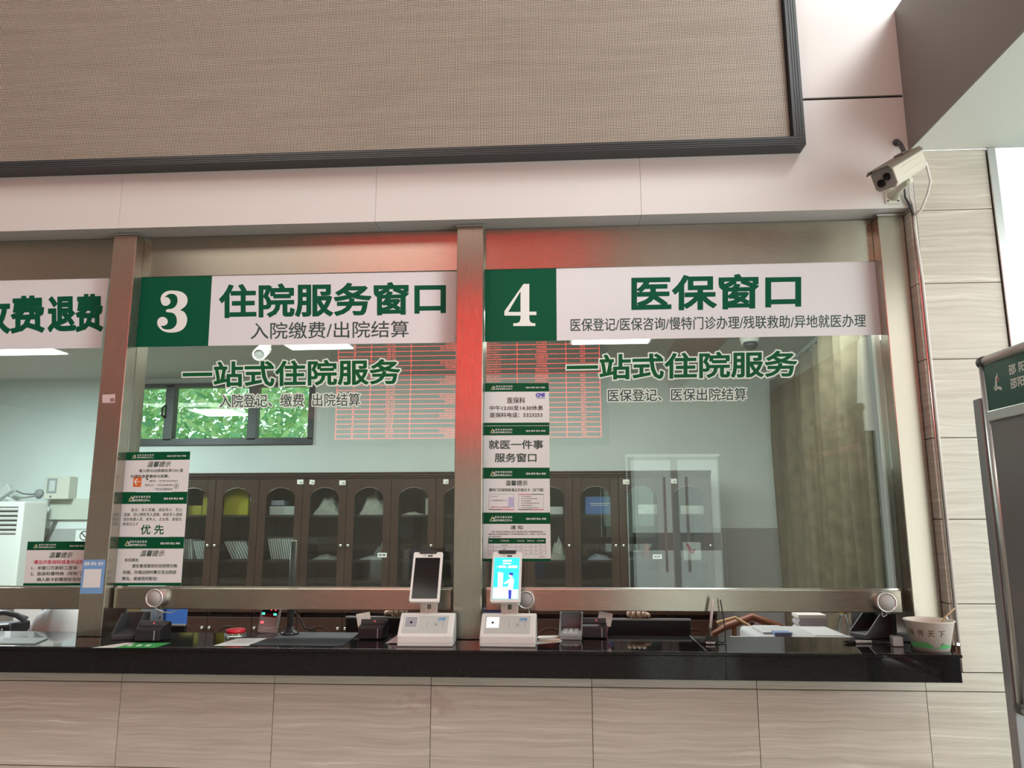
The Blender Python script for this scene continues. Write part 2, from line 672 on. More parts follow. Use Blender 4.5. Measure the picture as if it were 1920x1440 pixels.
shell('floor', [(XL, XE, YB, YF, -0.1, 0)], HALLF)
shell('ceiling', [(XL, 1.5, YB, YF, ZH, ZH + 0.1), (1.5, 3.7, YB, -3.7, ZH, ZH + .1), (1.5, 3.7, -1.5, YF, ZH, ZH + .1), (3.7, XE, YB, YF, ZH, ZH + .1)], CEILW)
shell('wall_left', [(XL - 0.1, XL, YB, YF, 0, ZH)], HALLW)
shell('wall_right', [(XE, XE + .1, YB, -5.6, 0, ZH), (XE, XE + .1, -0.6, YF, 0, ZH), (XE, XE + .1, -5.6, -.6, 4.2, ZH), (XE, XE + .1, -5.6, -.6, 0, .25)], HALLW)
shell('wall_rear', [(XL, 1.0, YB - .1, YB, 0, ZH), (1.0, 2.4, YB - .1, YB, 2.45, ZH), (2.4, XE, YB - .1, YB, 0, ZH)], HALLW)
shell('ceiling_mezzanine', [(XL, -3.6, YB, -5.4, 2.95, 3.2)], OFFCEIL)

# fascia of aluminium panels, built panel by panel over a dark joint
XJ = [XL, X(226, 380, YF), X(705, 360, YF), X(1201, 350, YF), XR]
ZJ = Z(1600, 183, YF)
b = MB()
for i in range(4):
    b.box(XJ[i] + .0006, XJ[i + 1] - .0006 if i < 3 else XT - .0005, YF, 0.30, ZS, ZJ - .006, PANEL)
b.box(XL, XB + .25, YF, 0.30, ZJ + .006, ZBT + .3, PANEL)
b.box(XL, XB + .25, YF, 0.30, ZBT + .303, ZH, PANEL)
b.box(XL, XT - .004, YF + .008, 0.29, ZS + .004, ZH, JOINT)
o = b.build('wall_front')
struct(o)

# stone-tiled wall under the counter and column beside the windows
b = MB()
ZT0 = Z(960, 1287, YF)
XS = X(1737, 1300, YF)
rows = [ZT0 - .302 * k for k in range(4)] + [0]
def tiles(x0, x1, z0, z1):
    if x1 - x0 > .01 and z1 - z0 > .005:
        b.box(x0 + .0012, x1 - .0012, YF, YF + .012, z0 + .0017, z1 - .0017, TILE)
cols = [XS - .594 * k for k in range(12)]
for k in range(11):
    x1, x0 = cols[k], max(cols[k + 1], XL)
    zt = ZT0
    while zt > 0.01:
        tiles(x0, x1, max(zt - .302, 0), zt)
        zt -= .302
    tiles(x0, x1, ZT0, CT - .01)
zt = ZT0
while zt > .01:
    tiles(XS, XC, max(zt - .302, 0), zt)
    zt -= .302
tiles(XS, XC, ZT0, CT - .09)
tiles(XT, XC, CT - .09, ZT0 + .302)
zt = ZT0 + .302
while zt < ZB - .01:
    tiles(XT, XC, zt, min(zt + .302, ZB))
    zt += .302
# reveal of the column (faces the windows)
zt = ZT0
while zt < ZS:
    z0, z1 = max(zt, CT), min(zt + .302, ZS)
    if z1 - z0 > .01:
        b.box(XT - .022, XT - .012, YF + .004, 0.05, z0 + .0017, z1 - .0017, TILE)
    zt += .302
b.box(XT - .012, XC - .001, YF + .010, 0.06, CT - .09, ZS, GROUT)
b.box(XT - .0003, XC - .001, YF + .010, 0.30, ZS, ZB, GROUT)
b.box(XL, XC - .001, YF + .010, 0.10, 0, CT - .10, GROUT)
o = b.build('wall_counter')
struct(o)

# polished corner strip of the column
b = MB()
b.box(XT - .0135, XT - .001, YF - .003, YF + .012, CT, ZS + .01, CHROME)
struct(b.build('trim_1', bev=.002))

# beam over the column, dropping towards the viewer
b = MB()
b.box(XB + .004, XB + 1.1, -6.5, YF, ZB, ZBT, BEAMW)
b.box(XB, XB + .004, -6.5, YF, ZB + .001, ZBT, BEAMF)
b.box(XB + 1.1, XE, -1.2, YF, ZB, ZBT, BEAMW)
struct(b.build('ceiling_beam'))

# tall window to the right of the column
b = MB()
jw = X(1866, 300, YF) - XC
b.box(XC + .002, XC + jw, YF - .01, .12, 0, ZB, ALU)
b.box(XC + 1.35, XC + 1.40, YF - .01, .12, 0, ZB, ALU)
b.box(XE - .08, XE, YF - .01, .12, 0, ZB, ALU)
b.box(XC + jw, XE - .08, YF, .10, 0, .12, ALU)
w9 = b.build('window_4', bev=.002)
struct(w9)
b = MB()
b.box(XC + jw, XC + 1.35, .03, .036, .12, ZB - .02, GLASS)
b.box(XC + 1.4, XE - .08, .03, .036, .12, ZB - .02, GLASS)
b.build('glass_pane', w9)
shell('wall_front_upper', [(XB + .255, XE, YF + .002, .30, ZBT - .02, ZH)], HALLW)

# ------------------------------------------------------------------ office behind the windows
OXL, OXR = -7.0, 2.06
b = MB()
b.prism([(OXL, .10), (1.74, .10), (OXR, OY), (OXL, OY)], -.1, 0, 'z', HALLF)
struct(b.build('floor_office'))
b = MB()
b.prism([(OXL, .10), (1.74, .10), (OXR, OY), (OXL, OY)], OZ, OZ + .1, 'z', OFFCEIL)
struct(b.build('ceiling_office'))
WX0, WX1 = X(205, 825, OY), X(587, 825, OY)
WZ0 = Z(420, 826, OY)
ZD = Z(1400, 990, OY)
b = MB()
for x0, x1, z0, z1 in ((OXL, WX0, ZD, OZ), (WX1, OXR, ZD, OZ), (WX0, WX1, ZD, WZ0), (WX0, WX1, OZ - .06, OZ)):
    b.box(x0, x1, OY, OY + .15, z0, z1, WALLW)
b.box(OXL, OXR, OY - .004, OY + .15, 0, ZD, WAINS)
struct(b.build('wall_back'))
shell('wall_office_left', [(OXL - .1, OXL, .1, OY, 0, OZ)], WALLW)
b = MB()
b.prism([(1.74, .10), (1.765, .10), (OXR + .025, OY), (OXR, OY)], 0, OZ + .1, 'z', WALLW)
struct(b.build('wall_office_right'))

# dark-framed window in the office back wall
b = MB()
FR = mat('dark_window_frame', (0.05, 0.052, 0.058), 0.4)
b.box(WX0, WX1, OY - .03, OY + .06, WZ0 - .045, WZ0 + .02, FR)
b.box(WX0, WX1, OY - .03, OY + .06, OZ - .09, OZ - .05, FR)
for px in (320, 476):
    xx = X(px, 770, OY)
    b.box(xx - .045, xx + .045, OY - .03, OY + .05, WZ0, OZ - .06, FR)
b.box(WX1 - .05, WX1, OY - .03, OY + .06, WZ0, OZ - .06, FR)
b.box(WX0, WX0 + .05, OY - .03, OY + .06, WZ0, OZ - .06, FR)
wb = b.build('window_5', bev=.004)
struct(wb)
b = MB()
b.box(WX0 + .05, WX1 - .05, OY + .02, OY + .026, WZ0 + .02, OZ - .09, GLASS)
b.build('glass_pane', wb)
b = MB()
hx, hz = X(317, 772, OY), Z(317, 772, OY)
b.tube([(hx - .02, OY - .04, hz + .05), (hx - .03, OY - .07, hz + .03), (hx - .03, OY - .07, hz - .04), (hx - .02, OY - .04, hz - .06)], .012, FR)
b.build('window_handle', wb)

# greenery outside that window
LM = [mat('leaf_green', (0.42, 0.74, 0.40), 0.5), mat('leaf_light_green', (0.62, 0.84, 0.42), 0.5), mat('leaf_deep_green', (0.24, 0.56, 0.32), 0.5)]
b = MB()
rr = random.Random(3)
for i in range(15000):
    c = Vector((rr.uniform(-6.9, -1.4), OY + .6 + rr.random() ** .6 * 1.5, rr.uniform(1.7, 4.6)))
    a = Vector((rr.gauss(0, 1), rr.gauss(0, .6), rr.gauss(0, 1))).normalized()
    n = Vector((rr.gauss(0, .6), -1, rr.gauss(.5, .6))).normalized()
    a = (a - n * a.dot(n)).normalized()
    w = n.cross(a)
    l = rr.uniform(.06, .17)
    b.add([c, c + a * l * .5 + w * l * .22, c + a * l, c + a * l * .5 - w * l * .22], [(0, 1, 2, 3)], LM[rr.choice((0, 0, 1, 1, 2))])
o = b.build('shrub_foliage')
tag(o, 'leafy green shrubs growing outside the dark-framed office window', 'shrubs', kind='stuff')
shell('ground_outside', [(-12, 10, OY + .2, 14, -.1, 0)], mat('outside_ground', (.3, .33, .25), .9))

# ------------------------------------------------------------------ steel window frames
XP = {}
def post(key, pts_l, pts_r, label, depth=.16):
    xl = sum(X(px, py, 0) for px, py in pts_l) / len(pts_l)
    xr = sum(X(px, py, 0) for px, py in pts_r) / len(pts_r)
    XP[key] = (xl, xr)
    t = thing('steel_post', label, 'post', ((xl + xr) / 2, .08, CT))
    b = MB()
    b.box(xl, xr, 0, depth, CT, ZS - .012, STEEL_V)
    b.build('post_shaft', t, bev=.003)
    b = MB()
    b.box(xl - .003, xr + .003, -.003, depth, ZS - .012, ZS - .004, CHROME)
    b.build('cap_strip', t)
    return t


post('l', [(210, 440), (180, 800), (147, 1180)], [(258, 440), (190, 1180)], 'brushed steel post left of window 3 with a blue sticker low down')
post('m', [(858, 425), (848, 1180)], [(909, 425), (900, 1180)], 'brushed steel post between windows 3 and 4, reflecting red light')
post('r', [(1646, 410), (1713, 1150)], [(1696, 410), (1711, 600), (1766, 1150)], 'brushed steel post right of window 4 beside the stone column')

ZHB = [Z(560, 512, YG), Z(1270, 497, YG)]
ZR = {'n': (Z(70, 1141, YG), Z(70, 1101, YG)), '3': (Z(520, 1142, YG), Z(520, 1102.5, YG)), '4': (Z(1330, 1146, YG), Z(1330, 1105, YG))}


def bay(name, x0, x1, zr, label):
    b = MB()
    b.box(x0, x1, YG - .004, YG + .06, ZH_B, ZS - .002, STEEL_H)
    o = b.build(name, bev=.002)
    struct(o)
    o['label'], o['category'] = label, 'window'
    b = MB()
    b.box(x0 + .002, x1 - .002, YG, YG + .010, zr[1] - .01, ZH_B + .004, GLASS)
    b.build('glass_pane', o)
    b = MB()
    b.box(x0 + .012, x1 - .012 if name != 'window_3' else x1 - .02, YG - .022, YG + .03, zr[0], zr[1], STEEL_H)
    b.build('bottom_rail', o, bev=.003)
    b = MB()
    b.box(x0 + .012, x1 - .012, YG - .004, YG + .014, zr[1], zr[1] + .006, CHROME)
    b.build('rail_bead', o)
    return o


ZH_B = Z(560, 514, YG)
bay('window_1', XL, XP['l'][0], ZR['n'], 'steel-framed glass service window at the left edge of the photo')
bay('window_2', XP['l'][1], XP['m'][0], ZR['3'], 'steel-framed glass service window with the office window behind')
bay('window_3', XP['m'][1], XP['r'][0], ZR['4'], 'steel-framed glass service window with the curtain behind')

# ------------------------------------------------------------------ counter slab
XCE = X(1806, 1250, YCF)
b = MB()
b.box(XL, XCE, YCF + .006, .13, CT - .022, CT, GRANITE)
ct = b.build('counter_slab', bev=.004, seg=3)
tag(ct, 'polished black granite counter running under the three service windows', 'counter')
b = MB()
zb = Z(960, 1271.5, YCF)
xs = [XL, X(876, 1245, YCF), X(1361, 1250, YCF), XCE - .006]
for i in range(3):
    b.box(xs[i] + .0004, xs[i + 1] - .0004, YCF, YCF + .022, zb, CT - .012, GRANITE)
b.build('apron', ct, bev=.0015)
b = MB()
b.box(XL, XCE, YCF - .006, YCF + .02, CT - .012, CT - .0005, GRANITE)
b.build('lip', ct, bev=.003)
b = MB()
x0, y0 = G(1293, 1191, CT)
x1, y1 = G(1322, 1219, CT)
b.box(-.0012, .0012, -.17, .17, -.0002, .0003, GREY_T, tf=Matrix.Translation(((x0 + x1) / 2, -.03, CT)))
b.build('slab_seam', ct)

# ------------------------------------------------------------------ big LED screen above
YSF = -.125
XSR = X(1511.5, 265, YSF)
ZSB = Z(1511.5, 270.6, YSF)
ZST = 4.6
xi, zi = X(1490, 150, YSF + .0), ZSB + .036
t = thing('led_screen', 'large dotted LED display panel in a dark frame above the windows', 'screen', (-1.5, YSF + .03, ZSB))
b = MB()
xin = XSR - .046
b.box(XL + .2, XSR, YSF, YF + .001, ZSB, zi, BEZEL)
b.box(xin, XSR, YSF, YF + .001, zi, ZST, BEZEL)
b.box(XL + .2, XSR, YSF, YF + .001, ZST, ZST + .04, BEZEL)
for dz in (.009, .018, .027):
    b.box(XL + .2, XSR - .004, YSF - .002, YSF, ZSB + dz - .0025, ZSB + dz + .0025, BEZEL)
for dx in (.010, .02, .03):
    b.box(XSR - dx - .0025, XSR - dx + .0025, YSF - .002, YSF, zi, ZST, BEZEL)
b.build('frame', t, bev=.002)
b = MB()
b.box(XL + .2, xin, YSF + .026, YF, zi, ZST, BLACK)
b.box(XL + .2, xin - .008, YSF + .022, YSF + .027, zi, ZST, led_mat('led_dot_matrix', .0066))
b.build('pixel_panel', t)

# ------------------------------------------------------------------ red LED price board on the rear wall (seen mirrored in the glass)
YV = 2 * YG + 8.0
def VX(px, py):
    return X(px, py, YV)
def VZ(px, py):
    return Z(px, py, YV)
bx = [VX(1127, 800), VX(1063, 800), VX(970, 800), VX(768, 800), VX(692, 800), VX(629, 800)]   # code | name | spec | maker | price | unit
bz0 = VZ(860, 821)
rowh = 9.55 / FPX * (YV - CAM_Y) * .985
NR = 30
t = thing('price_board', 'red LED price list board high on the wall opposite the windows', 'display', (-1.2, -8.05, bz0))
b = MB()
b.box(bx[5] - .12, bx[0] + .12, -8.08, -8.0, bz0 - .12, bz0 + rowh * NR + .14, BLACK)
b.build('housing', t, bev=.01)
def onboard(u, v, l=0.0):
    return (-u, -7.996 + l, v)          # reads left to right seen from the counter (looking towards -y)
b = MB()
for k in range(NR + 1):
    z = bz0 + rowh * k
    b.box(bx[5], bx[0], -7.998, -7.995, z - .004, z + .004, REDL)
for x in bx:
    b.box(x - .004, x + .004, -7.998, -7.995, bz0, bz0 + rowh * NR, REDL)
b.build('grid_lines', t)
names = ['阿莫西林胶囊', '头孢克肟片', '板蓝根颗粒', '复方甘草片', '奥氮平片', '利培酮片', '丙戊酸钠片', '碳酸锂片', '舍曲林片', '氯氮平片']
makers = ['湖南制药有限公司', '江苏医药股份有限公司', '北京制药厂', '浙江药业', '上海医药集团有限公司', '山东制药有限公司', '广东药业']
units = ['盒', '瓶', '支', '袋']
b = MB()
for k in range(NR):
    z0, z1 = bz0 + rowh * k + .016, bz0 + rowh * (k + 1) - .016
    r2 = random.Random(k)
    cells = [(str(350 - k), 0, .45), (names[k % 10], 1, .6), ('%.2fg*%d片' % (r2.choice((.25, .5, .1)), r2.choice((12, 24, 20))), 2, .6),
             (makers[k % 7], 3, .5), ('%.2f' % r2.uniform(1, 40), 4, .35), (units[k % 4], 5, .15)]
    for s, c, w in cells:
        if c == 5:
            xa, xb_ = bx[5], bx[4]
        else:
            pass
        lo, hi = {0: (bx[1], bx[0]), 1: (bx[2], bx[1]), 2: (bx[2] - .72, bx[2]), 3: (bx[3], bx[2] - .72), 4: (bx[4], bx[3]), 5: (bx[5], bx[4])}[c]
        h = z1 - z0
        wd_ = min(len(s) * h * (.95 if c in (1, 3, 5) else .6), hi - lo - .06)
        mid = (lo + hi) / 2
        if c == 3:
            mid = hi - .05 - wd_ / 2
        letter(b, s, -mid - wd_ / 2, -mid + wd_ / 2, z0, z1, REDL, onboard, res=1)
xsp = bx[2] - .72
b.box(xsp - .004, xsp + .004, -7.998, -7.995, bz0, bz0 + rowh * NR, REDL)
b.build('lettering', t)

# entrance doors in the rear wall, seen in the glass
HANDLE = mat('pale_handle', (.78, .74, .58), .4)
GF = mat('door_frame_grey', (.42, .44, .40), .35, .6)
for n, (x0, x1) in enumerate(((1.02, 1.70), (1.70, 2.38))):
    b = MB()
    for a, c, z0, z1 in ((x0, x0 + .05, 0, 2.4), (x1 - .05, x1, 0, 2.4), (x0, x1, 2.35, 2.4), (x0, x1, 0, .08)):
        b.box(a, c, YB, YB + .05, z0, z1, GF)
    o = struct(b.build('door_%d' % (n + 1)))
    b = MB()
    b.box(x0 + .05, x1 - .05, YB + .02, YB + .03, .08, 2.35, GLASS)
    b.build('glass_pane', o)
    b = MB()
    b.box(x0 + .05, x1 - .05, YB + .031, YB + .033, 1.05, 1.30, GREEN2)
    b.build('green_band', o)
    b = MB()
    hx = x1 - .16 if n == 0 else x0 + .16
    b.tube([(hx, YB + .1, .75), (hx, YB + .1, 2.1)], .02, HANDLE)
    for z in (.9, 1.95):
        b.tube([(hx, YB + .03, z), (hx, YB + .1, z)], .012, ALU)
    b.build('pull_handle', o)

# lamps: office ceiling panels, mezzanine panel
def ceiling_lamp(name, x0, x1, y0, y1, z, label, power=5.0):
    t = thing(name, label, 'lamp', ((x0 + x1) / 2, (y0 + y1) / 2, z))
    b = MB()
    b.box(x0 - .02, x1 + .02, y0 - .02, y1 + .02, z - .03, z, WPLAST)
    b.build('lamp_housing', t)
    b = MB()
    b.box(x0, x1, y0, y1, z - .036, z - .029, LAMPW)
    b.build('diffuser', t)


yl = CAM_Y + (OZ - .03 - CAM_Z) / ((Z(640, 648, 2.0) - CAM_Z) / (2.0 - CAM_Y))
ceiling_lamp('ceiling_light', X(540, 648, yl), X(655, 648, yl), yl - .18, yl + .10, OZ, 'lit white office ceiling panel above the indoor bullet camera')
yl2 = CAM_Y + (OZ - .03 - CAM_Z) / ((Z(1145, 641, 2.0) - CAM_Z) / (2.0 - CAM_Y))
ceiling_lamp('ceiling_light', X(1073, 641, yl2), X(1216, 641, yl2), yl2 - .2, yl2 + .05, OZ, 'lit white office ceiling panel peeking out under the four-character sign')
yl3 = CAM_Y + (OZ - .03 - CAM_Z) / ((Z(60, 658, 2.0) - CAM_Z) / (2.0 - CAM_Y))
ceiling_lamp('ceiling_light', X(-90, 658, yl3), X(108, 658, yl3), yl3 - .16, yl3 + .12, OZ, 'lit white office ceiling panel behind the left edge window')
ceiling_lamp('ceiling_light', -4.52, -3.94, 1.66, 2.24, OZ, 'square lit ceiling panel mirrored as a white slab in the office window')

# ------------------------------------------------------------------ numbered signs stuck on the glass
def sheet(mb, corners, y, m, th=.0012):
    """corners TL, TR, BL, BR in pixels -> film on the plane y"""
    p = [U(px, py, y) for px, py in corners]
    q = [p[0], p[1], p[3], p[2]]
    mb.prism([(a, c) for a, c in q], y - th, y, 'y', m)
    return p


def lerp_place(p, y, th):
    """p = TL, TR, BL, BR (x, z): u, v in 0..1, v from the bottom"""
    def f(u, v, l=0.0):
        tx = p[0][0] * (1 - u) + p[1][0] * u
        tz = p[0][1] * (1 - u) + p[1][1] * u
        bx_ = p[2][0] * (1 - u) + p[3][0] * u
        bz_ = p[2][1] * (1 - u) + p[3][1] * u
        return (bx_ * (1 - v) + tx * v, y - th - .0003 - l, bz_ * (1 - v) + tz * v)
    return f


def qlet(mb, s, box, y, m, bold=0, res=3, lift=0.0, only=False, skew=None):
    """lettering in a pixel box given as left (x, top, bottom), right (x, top, bottom)"""
    (xl, tl, bl), (xr, tr, br) = box
    p = [U(xl, tl, y), U(xr, tr, y), U(xl, bl, y), U(xr, br, y)]
    pl = lerp_place(p, y, 0)
    asp = abs(p[1][0] - p[0][0]) / abs(p[0][1] - p[2][1])
    f = lambda u, v, l=0.0: pl(u / asp, v, l)
    letter(mb, s, 0, asp, 0, 1, m, f, bold=bold, res=res, lift=lift, only_outline=only)


def curve_poly(px, n=8):
    """Catmull-Rom through the points marked smooth; px: list of (x, y, smooth)"""
    out = []
    k = len(px)
    for i in range(k):
        p0, p1, p2, p3 = px[i - 1], px[i], px[(i + 1) % k], px[(i + 2) % k]
        if not p1[2] and not p2[2]:
            out.append((p1[0], p1[1]))
            continue
        a0 = p0 if p1[2] else p1
        a3 = p3 if p2[2] else p2
        for j in range(n):
            t = j / n
            q = []
            for c in (0, 1):
                q.append(.5 * (2 * p1[c] + (p2[c] - a0[c]) * t + (2 * a0[c] - 5 * p1[c] + 4 * p2[c] - a3[c]) * t * t + (3 * p1[c] - a0[c] - 3 * p2[c] + a3[c]) * t ** 3))
            out.append(tuple(q))
    return out


def poly_face(mb, loops, place, m, lift=0.0):
    """filled outline (with holes) via a 2-D curve"""
    cu = bpy.data.curves.new('outline', 'CURVE')
    cu.dimensions = '2D'
    cu.fill_mode = 'BOTH'
    for lp in loops:
        sp = cu.splines.new('POLY')
        sp.points.add(len(lp) - 1)
        for i, (a, c) in enumerate(lp):
            sp.points[i].co = (a, c, 0, 1)
        sp.use_cyclic_u = True
    o = bpy.data.objects.new('outline', cu)
    COL.objects.link(o)
    me = bpy.data.meshes.new_from_object(o.evaluated_get(bpy.context.evaluated_depsgraph_get()))
    mb.add([place(v.co.x, v.co.y, lift) for v in me.vertices], [tuple(p.vertices) for p in me.polygons], m)
    bpy.data.objects.remove(o)
    bpy.data.meshes.remove(me)
    bpy.data.curves.remove(cu)


THREE = [(371, 866, 1), (372, 825, 1), (398, 782, 1), (450, 755, 1), (515, 750, 1), (600, 764, 1), (655, 805, 1), (672, 860, 1), (655, 915, 1),
         (612, 955, 1), (585, 971, 0), (632, 990, 1), (662, 1040, 1), (667, 1090, 1), (645, 1155, 1), (590, 1203, 1), (510, 1222, 1), (430, 1217, 1),
         (375, 1190, 1), (338, 1145, 1), (331, 1100, 1), (350, 1062, 1), (392, 1046, 1), (432, 1062, 1), (450, 1095, 1), (437, 1130, 1), (403, 1146, 1), (370, 1145, 0),
         (398, 1178, 1), (450, 1188, 1), (505, 1176, 1), (543, 1135, 1), (552, 1085, 1), (540, 1035, 1), (510, 1004, 1), (465, 995, 1), (435, 990, 1), (430, 973, 1), (448, 960, 1),
         (490, 955, 1), (525, 938, 1), (552, 900, 1), (560, 850, 1), (545, 808, 1), (510, 788, 1), (460, 791, 1), (412, 826, 0),
         (445, 825, 1), (472, 848, 1), (480, 878, 1), (462, 908, 1), (425, 922, 1), (390, 908, 1)]
FOUR_O = [(407, 450, 0), (450, 450, 0), (450, 658, 0), (503, 658, 0), (503, 684, 0), (450, 684, 0), (450, 715, 0), (458, 735, 1), (478, 745, 0), (495, 745, 0), (495, 766, 0), (330, 766, 0),
          (330, 745, 0), (352, 745, 0), (375, 735, 1), (384, 712, 0), (384, 688, 0), (263, 688, 0), (263, 655, 0)]
FOUR_I = [(384, 505, 0), (384, 660, 0), (292, 660, 0)]

YSN = YG - .0004
t = thing('window_sign', 'white and green sign with six large characters, left of the middle steel post', 'sign', (X(560, 580, YSN), YSN, Z(560, 645, YSN)), group=None)
b = MB()
sheet(b, [(398, 517.6), (857, 508.8), (390.5, 648.5), (853, 642.5)], YSN, FILMW)
b.build('sign_film', t)
b = MB()
sheet(b, [(265, 520.5), (398, 517.5), (253.5, 651), (390.5, 648.5)], YSN, GREEN)
b.build('number_panel', t)
b = MB()
pl3 = lambda a, c, l=0.0: (X(240 + a / 6, 420 + c / 6, YSN), YSN - .0016 - l, Z(240 + a / 6, 420 + c / 6, YSN))
poly_face(b, [curve_poly(THREE)], pl3, TXTW)
b.build('number', t)
b = MB()
qlet(b, '住院服务窗口', ((413, 535, 595), (834, 529.5, 587)), YSN - .0012, TXTG, bold=.034)
b.build('headline', t)
b = MB()
qlet(b, '入院缴费/出院结算', ((470, 605, 636), (766, 601, 632)), YSN - .0012, TXTD, bold=.008)
b.build('subline', t)

t = thing('window_sign', 'white and green sign with four large characters, right of the middle steel post', 'sign', (X(1280, 580, YSN), YSN, Z(1280, 635, YSN)))
b = MB()
sheet(b, [(1043, 503.8), (1641, 489), (1044, 638.6), (1652, 628)], YSN, FILMW)
b.build('sign_film', t)
b = MB()
sheet(b, [(910, 506.5), (1043, 503.8), (909, 641), (1044, 638.6)], YSN, GREEN)
b.build('number_panel', t)
b = MB()
pl4 = lambda a, c, l=0.0: (X(880 + a / 4, 420 + c / 4, YSN), YSN - .0016 - l, Z(880 + a / 4, 420 + c / 4, YSN))
poly_face(b, [curve_poly(FOUR_O), [(a, c) for a, c, _ in FOUR_I]], pl4, TXTW)
b.build('number', t)
b = MB()
qlet(b, '医保窗口', ((1186, 519, 582), (1500, 514, 575)), YSN - .0012, TXTG, bold=.034)
b.build('headline', t)
b = MB()
qlet(b, '医保登记/医保咨询/慢特门诊办理/残联救助/异地就医办理', ((1070, 597.5, 621.5), (1623, 589, 613)), YSN - .0012, TXTD, bold=.010)
b.build('subline', t)

t = thing('window_sign', 'white sign cut off by the left edge of the photo', 'sign', (X(60, 580, YSN), YSN, Z(60, 655, YSN)))
b = MB()
sheet(b, [(-420, 533), (205, 521.5), (-420, 661), (190, 652.5)], YSN, FILMW)
b.build('sign_film', t)
b = MB()
qlet(b, '收费', ((-42, 560, 625), (81, 556, 621)), YSN - .0012, TXTG, bold=.040)
qlet(b, '退费', ((92, 556, 621), (190.5, 553, 619)), YSN - .0012, TXTG, bold=.040)
b.build('headline', t)

# ------------------------------------------------------------------ cut-vinyl lines on the glass
def decal(lines, label):
    (s, bx1, bx2, bold) = lines[0]
    t = thing('window_decal', label, 'window lettering', (X(bx1[0], bx1[2], YSN), YSN, Z(bx1[0], bx1[2], YSN)))
    for s, a, c, bold, nm, dm in [(*l, n, d) for l, n, d in zip(lines, ('headline', 'subline'), (DECALG, TXTD))]:
        b = MB()
        qlet(b, s, (a, c), YSN, DECALW, bold=bold + (.055 if nm == 'headline' else .085), only=True, lift=.0003)
        b.build(nm + '_outline', t)
        b = MB()
        qlet(b, s, (a, c), YSN, dm, bold=bold, lift=.0004)
        b.build(nm, t)


decal([('一站式住院服务', (344, 680, 726), (749, 674, 719), .030), ('入院登记、缴费  出院结算', (412, 740, 764), (675, 737, 761), .006)],
      'green white-edged lettering on the glass in front of the office window')
decal([('一站式住院服务', (1064, 667, 712), (1493, 658, 705), .030), ('医保登记、医保出院结算', (1140, 730, 753), (1399, 727, 750), .010)],
      'green white-edged lettering on the glass beside the curtain')


# ------------------------------------------------------------------ printed notices stuck on the glass
def logo(mb, f, u, v, s, asp, m):
    """small mountain-and-cross emblem; s = height in sheet heights"""
    k = s / asp
    mb.add([f(u, v), f(u + k * .55, v + s), f(u + k * .62, v + s * .75), f(u + k * .25, v + s * .05)], [(0, 1, 2, 3)], LOGOG)
    mb.add([f(u + k * .2, v - s * .05), f(u + k * .95, v + s * .02), f(u + k * 1.05, v + s * .22), f(u + k * .5, v + s * .1)], [(0, 1, 2, 3)], m)
    for a0, a1, b0, b1 in ((.72, .86, .25, .75), (.6, .98, .42, .58)):
        mb.add([f(u + k * a0, v + s * b0, .0002), f(u + k * a1, v + s * b0, .0002), f(u + k * a1, v + s * b1, .0002), f(u + k * a0, v + s * b1, .0002)], [(0, 1, 2, 3)], m)


LOGOG = mat('gold_logo_print', (.55, .50, .22), .5)


def notice(label, corners, head, foot, lines, extra=None, yoff=0.0):
    """head, foot: fractions of the sheet height that are green; lines: (text, u0, u1, v_top, v_bottom, material, bold, slant)"""
    y = YSN - yoff
    p = [U(px, py, y) for px, py in corners]
    cx, cz = (p[2][0] + p[3][0]) / 2, (p[2][1] + p[3][1]) / 2
    t = thing('paper_notice', label, 'notice', (cx, y, cz), group='notices on the glass')
    b = MB()
    sheet(b, corners, y, PAPER, .0008)
    b.build('sheet', t)
    f = lerp_place(p, y, .0008)
    asp = (p[1][0] - p[0][0]) / (p[0][1] - p[2][1])

    def rect(mb, u0, u1, v0, v1, m, l=0.0):
        mb.add([f(u0, v0, l), f(u1, v0, l), f(u1, v1, l), f(u0, v1, l)], [(0, 1, 2, 3)], m)
    b = MB()
    rect(b, 0, 1, 1 - head, 1, GREEN2)
    if foot:
        rect(b, 0, 1, 0, foot, GREEN2)
    b.build('header_band', t)
    b = MB()
    g = lambda u, v, l=0.0: f(u / asp, v, l + .0004)
    hh = min(head, .27)
    v0 = 1 - head + .02
    vt = v0 + hh * .78
    letter(b, '邵 阳 市 脑 科 医 院', .175 * asp, .435 * asp, v0 + hh * .42, v0 + hh * .62, TXTW, g, bold=.012, res=1)
    letter(b, '邵阳市精神卫生中心', .175 * asp, .435 * asp, v0 + hh * .13, v0 + hh * .33, TXTW, g, bold=.012, res=1)
    letter(b, '团结 规范 敬业 奉献', .645 * asp, .94 * asp, v0 + hh * .28, v0 + hh * .46, TXTW, g, bold=.02, res=1)
    logo(b, lambda u, v, l=0.0: f(u, v, l + .0004), .095, v0 + hh * .15, hh * .5, asp, TXTW)
    b.build('header_lettering', t)
    b = MB()
    for s, u0, u1, vt, vb, m, bold, sl in lines:
        letter(b, s, u0 * asp, u1 * asp, 1 - vb, 1 - vt, m, g, bold=bold, res=2, slant=sl)
    b.build('lettering', t)
    if extra:
        extra(t, rect, g, asp)
    return t


